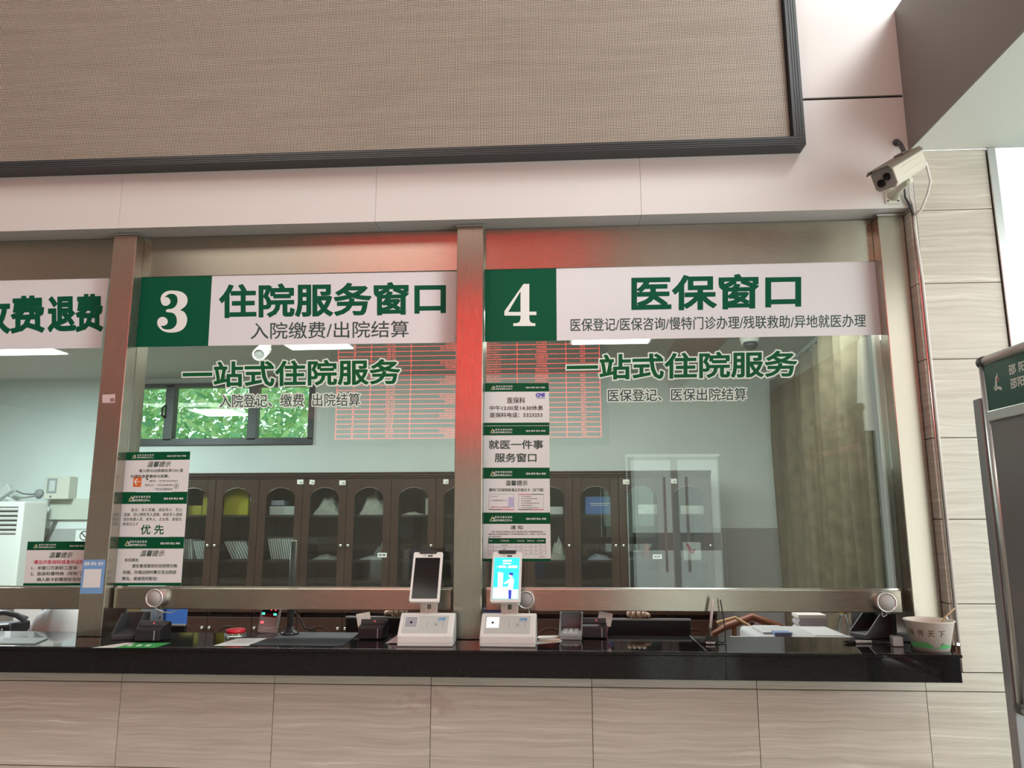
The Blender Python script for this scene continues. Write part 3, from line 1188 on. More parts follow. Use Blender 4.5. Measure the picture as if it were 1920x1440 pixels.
def x_arrow(t, rect, g, asp):
    b = MB()
    rect(b, .15, .275, .13, .38, ORANGE, .0003)
    b.build('arrow_panel', t)
    b = MB()
    rect(b, .168, .26, .245, .265, TXTW, .0006)
    f = lambda u, v: g(u * asp, v, .0003)
    b.add([f(.165, .255), f(.20, .345), f(.212, .33), f(.186, .255), f(.212, .18), f(.20, .165)], [(0, 1, 2, 3), (0, 3, 4, 5)], TXTW)
    b.build('arrow', t)
    b = MB()
    for k in range(20):
        a0, a1 = 2 * PI * k / 20, 2 * PI * (k + 1) / 20
        q = [g(.82 * asp + math.cos(a) * r, .145 + math.sin(a) * r) for r in (.058, .066) for a in (a0, a1)]
        b.add(q, [(0, 1, 3, 2)], TXTN)
    rect(b, .812, .828, .115, .175, TXTN, .0006)
    b.build('mobile_icon', t)
    b = MB()
    q = lambda u, v: g(u * asp, v, .0003)
    b.add([q(.345, .35), q(.355, .365), q(.366, .33), q(.385, .305), q(.375, .285), q(.352, .31)], [(0, 1, 2, 5), (5, 2, 3, 4)], TXTN)
    b.build('telephone_icon', t)


D, K, Rr = TXTN, TXTK, TXTR
notice('green-headed notice with an orange arrow, top of the stack on window 3', [(237.5, 848), (357, 846.5), (230.5, 922.5), (352, 922)], .205, 0, [
    ('温馨提示', .34, .70, .24, .38, D, .012, .25), ('请入院与出院病友到1001室', .22, .91, .43, .51, D, .012, 0), ('办理饮食费缴纳与结算。', .10, .70, .57, .65, D, .012, 0),
    ('座机：0739-5353662', .40, .84, .70, .755, D, 0, 0), ('何女士：19332580390', .335, .765, .80, .86, D, 0, 0), ('19332580650', .50, .765, .905, .96, D, 0, 0)], x_arrow)
notice('green-headed notice reading 优先, middle of the stack on window 3', [(230.5, 923), (352, 922.5), (223, 1006.5), (346, 1006.5)], .265, 0, [
    ('急诊、军人军属、退役军人、烈士', .155, .94, .36, .435, D, 0, 0), ('遗属、因公牺牲军人遗属、病故军人遗属', .045, .94, .465, .54, D, 0, 0),
    ('消防救援人员、老年人、企业家、高管及', .045, .94, .57, .645, D, 0, 0), ('高层次人才', .045, .285, .675, .75, D, 0, 0), ('优 先', .33, .68, .735, .945, TXTG, .016, 0)])
notice('green-headed notice about deposit receipts, bottom of the stack on window 3', [(223, 1007), (346, 1007), (215, 1098), (339.5, 1097.5)], .24, .055, [
    ('温馨提示', .345, .705, .275, .40, D, .012, .25), ('各位病友:', .12, .34, .44, .51, D, .012, 0), ('请妥善保管您的住院预交款', .24, .925, .56, .635, D, .012, 0),
    ('收据。办理出院时需交至出院结', .11, .915, .69, .765, D, .012, 0), ('算处。谢谢您的配合!', .105, .64, .82, .895, D, .012, 0)])


def x_chs(t, rect, g, asp):
    b = MB()
    q = lambda u, v, l=0.0: g(u + (v - .72) * .15, v, l)
    letter(b, 'CHS', .80 * asp, .935 * asp, .68, .755, CHSP, q, bold=.09)
    letter(b, '中国医疗保障', .805 * asp, .94 * asp, .625, .66, CHSP, g, res=1)
    b.build('insurance_logo', t)


notice('notice with office hours and telephone number, top of the stack on window 4', [(909, 718.5), (1029, 718), (907.5, 798), (1030, 797.5)], .205, .065, [
    ('医保科', .36, .63, .34, .48, K, .012, 0), ('中午12:00至14:30休息', .085, .905, .535, .645, K, .016, 0), ('医保科电话：5323253', .095, .895, .70, .81, K, .014, 0)], x_chs)
notice('notice in large lettering reading 服务窗口, second in the stack on window 4', [(907.5, 799), (1030, 798.5), (907, 876.5), (1030.5, 876.5)], .225, 0, [
    ('就医一件事', .08, .905, .345, .555, TXTN, .02, 0), ('服务窗口', .17, .80, .66, .87, TXTN, .02, 0)])


def x_cards(t, rect, g, asp):
    for nm, u0, u1 in (('card_picture', .085, .465), ('card_picture', .53, .905)):
        b = MB()
        rect(b, u0, u1, .06, .41, GREY_T, .0003)
        rect(b, u0 + .004, u1 - .004, .068, .402, PAPER, .0004)
        mid = (u0 + u1) / 2
        rect(b, u0, mid, .06, .075, TXTK, .0005)
        rect(b, mid, u1, .06, .075, TXTR, .0005)
        if u0 > .3:
            rect(b, u0, mid, .395, .41, TXTR, .0005)
            rect(b, mid, u1, .395, .41, TXTK, .0005)
            for k, w in enumerate((.5, .8, .5, .9, .55, .85)):
                letter(b, '凭卡就诊报销须知请妥善保管'[:int(4 + w * 9)], (u0 + .04) * asp, (u0 + .04 + w * .3) * asp, .345 - k * .05, .37 - k * .05, TXTK, g, res=1, lift=.0004)
        else:
            rect(b, u1 - .09, u1 - .006, .12, .34, mat('lilac_print', (.50, .48, .72), .5), .00045)
            letter(b, '门诊慢特病诊疗卡', (u0 + .03) * asp, (u0 + .27) * asp, .25, .285, TXTK, g, res=1, lift=.0004)
            letter(b, '邵阳市脑科医院', (u0 + .02) * asp, (u0 + .14) * asp, .345, .37, GREY_T, g, res=1, lift=.0004)
            letter(b, '温馨提示 慢特门诊报销者请出示', (u0 + .03) * asp, (u0 + .33) * asp, .10, .135, TXTR, g, res=1, lift=.0004)
        b.build(nm, t)


notice('notice picturing two printed cards, third in the stack on window 4', [(907, 877), (1030.5, 877), (906, 961), (1031.5, 961)], .245, 0, [
    ('温馨提示', .335, .665, .285, .40, TXTN, .016, 0), ('慢特门诊报销者请出示就诊卡（如下图）', .085, .91, .46, .535, TXTN, .010, 0)], x_cards)


def x_table(t, rect, g, asp):
    b = MB()
    rect(b, .08, .93, .365, .475, GREEN2, .0003)
    for v in (.145, .215, .29, .365):
        rect(b, .08, .93, v, v + .006, GREY_T, .0003)
    for u in (.08, .155, .49, .635, .78, .925):
        rect(b, u, u + .004, .145, .365, GREY_T, .0003)
    for u0, u1, s in ((.095, .14, '序号'), (.26, .39, '门诊慢特病种'), (.51, .615, '起付标准'), (.655, .76, '报销比例'), (.80, .905, '支付限额')):
        letter(b, s, u0 * asp, u1 * asp, .405, .435, TXTW, g, res=1)
    for k, (s, w) in enumerate((('精神分裂症', .09), ('癫痫', .04), ('双相情感障碍', .10))):
        v = .315 - k * .073
        letter(b, str(k + 1), .115 * asp, .122 * asp, v, v + .025, K, g, res=1)
        letter(b, s, (.32 - w / 2) * asp, (.32 + w / 2) * asp, v, v + .025, K, g, res=1)
        for u, q in ((.545, '200'), (.69, '70%'), (.835, '350')):
            letter(b, q, u * asp, (u + .04) * asp, v, v + .022, K, g, res=1)
    b.build('printed_table', t)


notice('notice with a printed table, bottom of the stack on window 4', [(906, 961.5), (1031.5, 961.5), (905, 1052.5), (1033, 1052.5)], .23, .055, [
    ('通 知', .41, .59, .26, .345, TXTN, .014, 0), ('根据《湖南省医疗保障局关于规范全省基本医疗保险门诊慢特病管理的通知》（', .13, .93, .375, .41, K, 0, 0),
    ('湘医保发文件要求城镇职工门诊特殊病种调整为统一的病种，自年月日起', .08, .93, .425, .46, K, 0, 0), ('执行相关规定', .08, .27, .475, .51, K, 0, 0),
    ('现将我院相关医疗服务的门诊慢特病病种公布如下', .13, .67, .525, .555, K, 0, 0), ('医保科', .83, .92, .895, .915, K, 0, 0)], x_table)
notice('notice with a red line of text, left of the blue sticker on its post', [(52.5, 1015.5), (176, 1015), (43.5, 1098.5), (168, 1098)], .195, .06, [
    ('温馨提示', .345, .69, .245, .37, D, .012, .25), ('请出示医保码或身份证挂号', .125, .955, .42, .51, Rr, .02, 0), ('1、本窗口可刷职工医保', .10, .79, .555, .64, D, .012, 0),
    ('2、医保和慢特病（特殊门诊）', .095, .955, .685, .77, D, .012, 0), ('病人刷卡前需提前告知', .20, .86, .815, .90, D, .012, 0)])

# ------------------------------------------------------------------ stickers on the left post
c4 = [(156, 1049.5), (198.5, 1049), (149.5, 1113.5), (192.5, 1113)]
p = [U(px, py, -.0005) for px, py in c4]
t = thing('sticker', 'blue and white sticker low on the post left of window 3', 'sticker', (p[2][0], -.0005, p[2][1]))
b = MB()
sheet(b, c4, -.0005, mat('sky_blue_print', (.20, .38, .68), .35), .0006)
b.build('backing', t)
f = lerp_place(p, -.0005, .0006)
b = MB()
b.add([f(.10, .18), f(.86, .18), f(.86, .72), f(.10, .72)], [(0, 1, 2, 3)], PAPER)
b.build('white_panel', t)
b = MB()
asp = (p[1][0] - p[0][0]) / (p[0][1] - p[2][1])
letter(b, '医保  移动  支付', .08 * asp, .90 * asp, .83, .93, TXTW, lambda u, v, l=0: f(u / asp, v, l), res=1, bold=.03)
b.build('lettering', t)
c4 = [(192, 740), (216, 739), (192, 755.5), (215.5, 755)]
p = [U(px, py, -.0005) for px, py in c4]
t = thing('sticker', 'tiny pale label at eye height on the post left of window 3', 'sticker', (p[2][0], -.0005, p[2][1]))
b = MB()
sheet(b, c4, -.0005, mat('pink_label_paper', (.68, .52, .52), .5), .0005)
b.build('backing', t)
f = lerp_place(p, -.0005, .0005)
b = MB()
b.add([f(.62, .12), f(.94, .12), f(.94, .55), f(.62, .55)], [(0, 1, 2, 3)], mat('mauve_print', (.33, .16, .19), .5))
b.build('dark_patch', t)


# ------------------------------------------------------------------ round intercom speakers on the bottom rails
def intercom(px, py, r, yrail, label, cable):
    x, z = U(px, py, yrail - .03)
    t = thing('intercom_speaker', label, 'speaker', (x, yrail, z))
    b = MB()
    b.lathe([(0, .004), (r * .86, .004), (r * .9, 0), (r * .9, -.026), (r * .94, -.03), (r, -.031), (r, -.0345), (r * .96, -.037), (r * .86, -.037), (r * .82, -.033), (0, -.033)], ALU2, (x, yrail, z), 'y', 36)
    b.build('rim', t)
    b = MB()
    b.lathe([(0, -.0335), (r * .8, -.0335), (r * .78, -.0355), (0, -.036)], GREYFACE, (x, yrail, z), 'y', 36)
    b.build('grille_face', t)
    b = MB()
    b.tube([Vector((x, yrail - .02, z)) + Vector(c) for c in cable], .0022, WPLAST, 8)
    b.build('cable', t)


ALU2 = mat('satin_white_metal', (.78, .77, .75), .25, .6)
GREYFACE = mat('grey_mesh_face', (.50, .47, .46), .6, .3, bump=.6, bscale=900)
RY_ = YG - .022
intercom(290, 1121.5, .036, RY_, 'round intercom speaker on the rail below window 3', [(-.004, 0, -.033), (.003, .01, -.045), (.02, .03, -.058), (.04, .05, -.062), (.06, .06, -.05), (.07, .06, -.035)])
intercom(985.5, 1124.5, .034, RY_, 'round intercom speaker beside the lit card terminal, on its rail', [(.010, -.002, -.03), (.014, -.01, -.05), (.014, -.025, -.075), (.012, -.04, -.095)])
intercom(1662, 1129.5, .037, RY_, 'round intercom speaker at the right end of its rail', [(-.014, 0, -.033), (-.012, .01, -.048), (0, .03, -.056), (.014, .03, -.05), (.012, .03, -.035)])

# ------------------------------------------------------------------ bookcases along the office back wall
CW, CD, CH = 1.1766, 0.40, 1.925          # one three-door bookcase
CX1 = X(1337, 1000, OY - .45)
CYF = OY - .45                            # door faces
DW = CW / 3


def arch_door_mesh(b, x0, x1, z0, z1, y0, y1, stile, zspring, rise, m):
    """door frame with an arched opening"""
    b.box(x0, x0 + stile, y0, y1, z0, z1, m)
    b.box(x1 - stile, x1, y0, y1, z0, z1, m)
    b.box(x0 + stile, x1 - stile, y0, y1, z0, z0 + stile, m)
    n = 14
    a, c = x0 + stile, x1 - stile
    arc = []
    for i in range(n + 1):
        t = PI * i / n
        arc.append(((a + c) / 2 - (c - a) / 2 * math.cos(t), zspring + rise * math.sin(t)))
    for i in range(n):
        (u0, v0), (u1, v1) = arc[i], arc[i + 1]
        b.prism([(u0, v0), (u1, v1), (u1, z1), (u0, z1)], y0, y1, 'y', m)
    return arc


ARCL = mat('worn_pale_edge', (.30, .27, .24), .25, .3)
SHELVES = (0.72, 1.03, 1.172, 1.558)


def make_bookcase():
    t = thing('bookcase', '', 'bookcase')
    b = MB()
    b.box(0, .02, 0, CD, 0, CH - .05, DKWOOD)
    b.box(CW - .02, CW, 0, CD, 0, CH - .05, DKWOOD)
    b.box(.02, CW - .02, CD - .015, CD, .06, CH - .05, DKWOOD2)
    b.box(.02, CW - .02, 0.03, CD - .015, CH - .09, CH - .05, DKWOOD)
    b.box(.02, CW - .02, 0.0, CD - .015, .0, .08, DKWOOD)
    b.box(.02, CW - .02, 0.03, CD - .015, .69, .72, DKWOOD)
    for k in (1, 2):
        b.box(k * DW - .01, k * DW + .01, .02, CD - .015, .72, CH - .09, DKWOOD2)
    b.build('carcass', t, local=True)
    b = MB()
    b.box(0.0005, CW - .0005, -.03, CD, CH - .05, CH - .032, DKWOOD)
    b.box(0.0005, CW - .0005, -.045, CD, CH - .032, CH - .012, DKWOOD)
    b.box(0.0005, CW - .0005, -.055, CD, CH - .012, CH, DKWOOD)
    b.build('cornice', t, local=True, bev=.003)
    for z in SHELVES[1:]:
        if z == 1.03:
            continue
        b = MB()
        b.box(.02, CW - .02, .035, CD - .02, z - .018, z, DKWOOD2)
        b.build('shelf', t, local=True)
    for k in range(3):
        x0, x1 = k * DW + .002, (k + 1) * DW - .002
        b = MB()
        arc = arch_door_mesh(b, x0, x1, .74, CH - .055, -.022, 0, .066, CH - .235, .105, DKWOOD)
        d = b.build('glass_door', t, local=True, bev=.002)
        b = MB()
        b.box(x0 + .06, x1 - .06, -.012, -.009, .80, CH - .12, CABGLASS)
        b.build('pane', d, local=True)
        b = MB()
        b.tube([(u, -.0235, v) for u, v in arc[3:11]], .0022, ARCL, 6)
        b.build('arch_bead', d, local=True)
        b = MB()
        kx = x1 - .03 if k != 1 else x0 + .03
        b.lathe([(0, 0), (.006, 0), (.006, -.012), (.013, -.018), (.014, -.024), (.009, -.029), (0, -.03)], CHROME, (kx, -.022, 1.30), 'y', 14)
        b.build('knob', d, local=True)
        b = MB()
        b.box(x0, x1, -.022, 0, .09, .70, DKWOOD)
        n = 12
        for i in range(n):
            ta, tb2 = PI * i / n, PI * (i + 1) / n
            xm = (x0 + x1) / 2
            w, zs = .115, .52
            p = lambda tt, r: (xm - (w + r) * math.cos(tt), zs + (.10 + r) * math.sin(tt))
            q = [p(ta, 0), p(tb2, 0), p(tb2, .014), p(ta, .014)]
            b.prism(q, -.030, -.022, 'y', DKWOOD)
        for xx in (xm - w - .014, xm + w):
            b.box(xx, xx + .014, -.030, -.022, .16, .52, DKWOOD)
        b.box(xm - w - .014, xm + w + .014, -.030, -.022, .146, .16, DKWOOD)
        d = b.build('panel_door', t, local=True, bev=.002)
        b = MB()
        b.lathe([(0, 0), (.006, 0), (.006, -.012), (.013, -.018), (.014, -.024), (.009, -.029), (0, -.03)], CHROME, (x1 - .03 if k == 0 else x0 + .03, -.022, .615), 'y', 14)
        b.build('knob', d, local=True)
    return t


bc = make_bookcase()
bcl = ['dark walnut bookcase at the right end of the row, beside the bare grey wall', 'dark walnut bookcase partly behind the middle steel post',
       'dark walnut bookcase with plastic-wrapped bundles, left of the card terminal', 'dark walnut bookcase with leaning white files, at the left end']
for i in range(4):
    x0 = CX1 - CW * (i + 1)
    if i == 0:
        bc.location = (x0, CYF, 0)
        bc['label'] = bcl[0]
        bc['group'] = 'bookcases along the office back wall'
    else:
        dup(bc, (x0, CYF, 0), bcl[i], 'bookcases along the office back wall')

# paper tags on the bookcase doors
for px, py, w, lab in ((585, 904, .045, 'tilted white paper tag at the top left corner of a bookcase'), (563, 903.5, .055, 'white paper tag right of the leaning files, on the door top'),
                       (642, 905, .055, 'white paper tag above the first wrapped bundle'), (836, 903, .045, 'small white paper tag left of the middle steel post'),
                       (1174, 903.5, .055, 'white paper tag on the bookcase door right of the blue folder box'), (1263.5, 902, .05, 'white paper tag on the last bookcase at the right end')):
    x, z = U(px, py, CYF - .025)
    t = thing('paper_tag', lab, 'tag', (x, CYF - .0225, z), group='paper tags on the bookcases')
    b = MB()
    b.box(-w / 2, w / 2, -.002, 0, -.02, .02, PAPER2)
    b.build('slip', t, local=True)
    b = MB()
    b.box(-.003, w / 2 - .008, -.0026, -.002, -.012, .004, GREY_T)
    b.build('print', t, local=True)
    t.rotation_euler = (0, .12 if 'tilted' in lab else 0, 0)


def shelf_at(px, shelf):
    """door number from the right end, and its clear span"""
    return None


YB_ = CYF + .10


def files(px0, px1, n, zbase, h, lean, label, group, py=1040, w=.011, dpt=.2):
    xs0, xs1 = X(px0, py, YB_), X(px1, py, YB_)
    base = None
    for i in range(n):
        x = xs0 + (xs1 - xs0) * i / max(n - 1, 1)
        if base is None:
            b = MB()
            b.box(-w / 2, w / 2, 0, .006, 0, h, PAPER)
            b.box(-w / 2, -w / 2 + .002, .006, dpt, 0, h, PAPER)
            b.box(w / 2 - .002, w / 2, .006, dpt, 0, h, PAPER)
            b.box(-w / 2, w / 2, .006, dpt, 0, .002, PAPER)
            b.box(-w / 2 + .002, w / 2 - .002, .012, dpt, .002, h * .96, KPLAST)
            base = b.build('paper_file')
            tag(base, label, 'file', group)
            o = base
        else:
            o = base.copy()
            COL.objects.link(o)
        a = lean + rr.uniform(-.01, .01)
        o.location = (x, YB_, zbase + abs(math.sin(a)) * w * .55 + .001)
        o.rotation_euler = (0, -a, 0)


GP = 'white paper files leaning on the bookcase shelves'
files(347, 360, 4, 1.173, .175, .13, 'white paper file leaning behind the notice edge', 'white files nearest the notice stack')
files(371, 391, 6, 1.173, .165, .30, 'white paper file leaning steeply, behind the notice stack', 'steeply leaning files by the notices')
files(437, 474, 8, 1.173, .17, .50, 'white paper file leaning steeply below the yellow box', 'files below the yellow box')
files(471, 481, 3, 1.559, .17, .25, 'white paper file standing beside the yellow box', 'files beside the yellow box')
files(510, 560, 13, 1.173, .18, .22, 'white paper file in the dense striped row', 'files in the dense striped row')
files(504, 540, 9, .80, .09, .05, 'low white paper file on the bottom shelf', 'low files on the bottom shelf', py=1095)


def cab_box(name, px0, px1, pyt, pyb, m, label, cat, d=.16, y=None, parts=None, zbase=None):
    y = YB_ if y is None else y
    x0, x1 = X(px0, (pyt + pyb) / 2, y), X(px1, (pyt + pyb) / 2, y)
    z1 = Z((px0 + px1) / 2, pyt, y)
    z0 = Z((px0 + px1) / 2, pyb, y) if zbase is None else zbase + .0008
    b = MB()
    b.box(x0, x1, y, y + d, z0, z1, m)
    o = b.build(name, bev=.004)
    tag(o, label, cat)
    return o, (x0, x1, z0, z1)


YEL = mat('yellow_card', (.66, .56, .02), .5)
YELD = mat('yellow_card_low', (.50, .44, .05), .5)
S3, S2 = 1.558, 1.172
o, _ = cab_box('file_box', 420, 466, 916, 963, YEL, 'large yellow file box on the upper shelf', 'box', zbase=S3)
o, _ = cab_box('file_box', 352, 378, 948, 963, YELD, 'low yellow box on the upper shelf next to the notices', 'box', zbase=S3)
o, _ = cab_box('file_box', 380, 392, 925, 963, YELD, 'narrow upright yellow box on the upper shelf', 'box', zbase=S3)
PBLUE = mat('pale_blue_paper', (.52, .55, .70), .5)
o, _ = cab_box('paper_stack', 508, 533, 938, 947.5, PBLUE, 'pale bluish paper sheaf with a printed edge', 'paper', y=YB_ + .02, zbase=None)
o, _ = cab_box('paper_stack', 505, 552, 949, 963, PAPER, 'flat stack of white paper above the dense striped row', 'paper', zbase=S3)
o, _ = cab_box('file_box', 797.5, 812, 934, 967, PAPER2, 'upright cream file box left of the middle post', 'box', zbase=S3)
b = None


def crumple(name, px0, px1, pyt, zbase, label, cat, m, d=.2, seed=1, flat=1.0):
    """heaped sheet of wrapped plastic: a lumpy dome with folds"""
    y = YB_ + d / 2
    x0, x1 = X(px0, 950, y), X(px1, 950, y)
    h = Z((px0 + px1) / 2, pyt, y) - zbase
    r = random.Random(seed)
    nx, ny = 16, 8
    vs, fs = [], []
    ph = [r.uniform(0, 6) for _ in range(6)]
    for j in range(ny + 1):
        for i in range(nx + 1):
            u, v = i / nx, j / ny
            env = (math.sin(PI * min(max(u, 0.02), .98)) ** .55) * (math.sin(PI * min(max(v, .02), .98)) ** .4)
            fold = .12 * math.sin(u * 17 + ph[0] + v * 5) + .10 * math.sin(u * 9 - v * 11 + ph[1]) + .07 * r.uniform(-1, 1)
            top = (.55 + .45 * math.sin(u * 3.0 + ph[2] * flat)) if flat else 1
            z = h * max(env * (min(1.0, top + .25) + fold), 0.02)
            vs.append((x0 + (x1 - x0) * u, y - d / 2 + d * v, zbase + .001 + z))
    for j in range(ny):
        for i in range(nx):
            a = j * (nx + 1) + i
            fs.append((a, a + 1, a + nx + 2, a + nx + 1))
    nb = len(vs)
    vs += [(x0, y - d / 2, zbase + .001), (x1, y - d / 2, zbase + .001), (x1, y + d / 2, zbase + .001), (x0, y + d / 2, zbase + .001)]
    fs.append((nb, nb + 3, nb + 2, nb + 1))
    edge = [i for i in range(nx + 1)]
    fs.append(tuple([nb] + [nb + 1] + edge[::-1]))
    fs.append(tuple([nb + 3] + [ny * (nx + 1) + i for i in edge] + [nb + 2]))
    fs.append(tuple([nb + 1, nb + 2] + [j * (nx + 1) + nx for j in range(ny, -1, -1)]))
    fs.append(tuple([nb + 3, nb] + [j * (nx + 1) for j in range(ny + 1)]))
    b = MB()
    b.add(vs, fs, m)
    o = b.build(name)
    return tag(o, label, cat)


WRAP = mat('shiny_plastic_wrap', (.66, .66, .62), .18, 0, vary=.12, vscale=30)
crumple('wrapped_bundle', 595, 643, 932, S3, 'white plastic-wrapped bundle on the upper shelf, the first of a pair', 'bundle', WRAP, seed=4, flat=.2)
crumple('wrapped_bundle', 680, 727, 927, S3, 'tall shiny plastic-wrapped bundle on the upper shelf, spilling over at one side', 'bundle', WRAP, seed=9, flat=.1)
crumple('wrapped_bundle', 596, 643, 1040, S2, 'flat white bundle on the middle shelf under the wrapped pair', 'bundle', WRAP, seed=5, flat=.3)
crumple('wrapped_bundle', 682, 726, 1043, S2, 'low crumpled white papers beside a name card', 'bundle', PAPER, seed=6, flat=.3)
crumple('paper_heap', 758, 796, 960, S3, 'thin heap of papers beside the upright cream box', 'paper', PAPER2, seed=7, flat=.3)
crumple('plastic_bag', 1031, 1064, 1014, S2, 'crumpled white plastic bag right of the notices', 'bag', WRAP, seed=12, flat=.2)
o, _ = cab_box('paper_box', 1030, 1056, 950, 967, PAPER, 'white box on the upper shelf right of the notices', 'box', zbase=S3)
BLUEB = mat('blue_card', (.10, .22, .62), .5)
o, q = cab_box('folder_box', 1097, 1150, 931, 957, BLUEB, 'blue folder box on the upper shelf behind the number four window', 'box', zbase=S3)
b = MB()
b.box(q[0] + .04, q[1] - .02, YB_ - .001, YB_, q[2] + .09, q[2] + .096, TXTW)
b.box(q[0] + .05, q[1] - .05, YB_ - .001, YB_, q[2] + .075, q[2] + .080, TXTW)
b.build('printed_lines', o)
crumple('paper_heap', 1100, 1148, 1039, S2, 'bluish white papers lying on the middle shelf below the blue box', 'paper', PBLUE, seed=15, flat=.3)
o, _ = cab_box('storage_bag', 1196, 1237, 946, 967, WRAP, 'clear plastic storage pack, left of the last bookcase door', 'pack', zbase=S3)
o, _ = cab_box('storage_bag', 1276, 1325, 948, 967, WRAP, 'clear plastic storage pack in the last bookcase door', 'pack', zbase=S3)
b = MB()
x, z = X(1213, 1040, YB_ + .06), S2 + .001
b.lathe([(0, 0), (.036, 0), (.036, .10), (.03, .115), (.018, .125), (.018, .14), (0, .14)], mat('dull_red_can', (.36, .05, .04), .4), (x, YB_ + .06, z), 'z', 24)
tag(b.build('red_canister'), 'dull red canister on the middle shelf beside a white name card', 'canister')
b = MB()
x, z = X(722, 1005, YB_ + .05), S2 + .001
b.lathe([(0, 0), (.03, 0), (.03, .14), (.012, .17), (.012, .20), (0, .20)], PAPER, (x, YB_ + .05, z), 'z', 24)
o = tag(b.build('spray_bottle'), 'white bottle with a red band under the tall wrapped bundle', 'bottle')
b = MB()
b.lathe([(.0305, .06), (.0308, .06), (.0308, .11), (.0305, .11)], mat('red_label', (.55, .04, .03), .4), (x, YB_ + .05, z), 'z', 24)
b.build('red_band', o)
CARDN = [('医嘱', 708, 725, 1036.5, 1045, 'white name card on the shelf under the tall wrapped bundle'), ('登记表', 1224, 1241, 1039.5, 1048, 'white name card in front of the red canister')]
for s, a, c, yt, yb, lab in CARDN:
    y = CYF - .0235
    x0, x1, z0, z1 = pbox(a, c, yt, yb, y)
    b = MB()
    b.box(x0, x1, y - .002, y, z0, z1, PAPER)
    o = tag(b.build('name_card'), lab, 'card')
    b = MB()
    letter(b, s, x0 + .012, x1 - .012, z0 + .01, z1 - .01, TXTK, onwall(y - .0022), bold=.03, res=1)
    b.build('lettering', o)
# white carrier bag with red strokes in the last door
o, q = cab_box('carrier_bag', 1281, 1315, 1017, 1052, PAPER, 'white carrier bag with red strokes, in the last bookcase door', 'bag', d=.1, zbase=S2)
b = MB()
w = q[1] - q[0]
h = q[3] - q[2]
for u0, u1 in (((.22, .95), (.50, .35)), ((.50, .35), (.62, .62))):
    a0, a1 = (q[0] + w * u0[0], q[2] + h * u0[1]), (q[0] + w * u1[0], q[2] + h * u1[1])
    b.add([(a0[0] - .012, YB_ - .001, a0[1]), (a0[0] + .012, YB_ - .001, a0[1]), (a1[0] + .012, YB_ - .001, a1[1]), (a1[0] - .012, YB_ - .001, a1[1])], [(0, 1, 2, 3)], TXTR)
b.build('red_strokes', o)

# ------------------------------------------------------------------ curtain along the right office wall
b = MB()
CURT = mat('olive_brown_curtain', (.135, .11, .072), .85, vary=.2, vscale=14)
n = 120
y0, y1 = OY - .06, X(0, 0) * 0 + 1.25
vs, fs = [], []
for j, z in enumerate((.12, .8, 1.5, 2.2, 2.74)):
    for i in range(n + 1):
        u = i / n
        y = y0 + (y1 - y0) * u
        f =   .060 * math.sin(u * 62 + .5 * math.sin(u * 9)) + .02 * math.sin(u * 31 + z)
        amp = 1.0 if z < 2.6 else .7
        vs.append((1.74 + (y - .1) * (OXR - 1.74) / (OY - .1) - .085 + f * amp, y, z))
for j in range(4):
    for i in range(n):
        a = j * (n + 1) + i
        fs.append((a, a + 1, a + n + 2, a + n + 1))
b.add(vs, fs, CURT, True)
o = b.build('curtain')
sd = o.modifiers.new('thickness', 'SOLIDIFY')
sd.thickness = .004
tag(o, 'long olive-brown curtain in folds along the right office wall', 'curtain')
b = MB()
b.tube([(OXR - .09, OY - .02, 2.76), (1.74 + .082 - .085, 1.1, 2.76)], .012, ALU)
tag(b.build('curtain_rail'), 'metal rail at the top of the brown curtain', 'curtain rail')

# ------------------------------------------------------------------ left end of the office: air conditioner, meter, camera, conduits
yw = OY - .004
ya = 3.55
x1, z1 = U(46, 940, ya)
b = MB()
ac = thing('air_conditioner', 'tall white floor-standing air conditioner at the left edge', 'air conditioner', (x1 - .26, ya + .15, 0))
b.box(x1 - .52, x1, ya, ya + .32, 0, z1, WPLAST)
b.build('cabinet', ac, bev=.012)
zl1, zl0 = Z(15, 950, ya), Z(15, 1002, ya)
b = MB()
b.box(x1 - .46, x1 - .05, ya - .002, ya + .004, zl0, zl1, DPLAST)
b.build('grille', ac)
k = 6
for i in range(k):
    z = zl0 + (zl1 - zl0) * (i + .5) / k
    b = MB()
    b.box(-.205, .205, -.012, .006, -.008, .008, WPLAST, tf=Matrix.Translation((x1 - .255, ya - .006, z)) @ Matrix.Rotation(.5, 4, 'X'))
    b.build('louvre', ac)
b = MB()
xm0, xm1, zm0, zm1 = pbox(83, 110, 893, 936, yw - .12)
t = thing('electricity_meter', 'beige electricity meter box on the pale wall behind the left glass', 'meter', ((xm0 + xm1) / 2, yw - .06, zm0))
BEIGE = mat('beige_plastic', (.60, .59, .52), .5)
b.box(xm0, xm1 + .10, yw - .12, yw, zm0, zm1, BEIGE)
b.build('housing', t, bev=.008)
b = MB()
b.box(xm0 + .025, xm1 - .02, yw - .123, yw - .119, zm0 + .055, zm1 - .02, MPLAST)
b.build('window_frame', t)
b = MB()
b.box(xm0 + .05, xm1 - .035, yw - .126, yw - .122, zm0 + .075, zm1 - .04, GPLAST)
b.build('dial', t)
b = MB()
b.lathe([(0, 0), (.008, 0), (.007, -.006), (0, -.007)], DPLAST, ((xm0 + xm1) / 2, yw - .12, zm0 + .025), 'y', 12)
b.build('lock', t)
xa, xb2, za, zb2 = pbox(78, 160, 935, 974, yw)
b = MB()
b.box(xa + .1, xb2 + .1, yw - .03, yw, za, zb2, mat('grey_cream_board', (.52, .54, .48), .6))
tag(b.build('wall_board'), 'greyish cream board on the wall below the meter box', 'board')
b = MB()
p0, p1 = U(104, 975, yw - .03), U(84, 1016, yw - .03)
b.tube([(p0[0], yw - .03, p0[1]), (p1[0], yw - .03, p1[1]), (p1[0] - .05, yw - .03, .6)], .012, DPLAST)
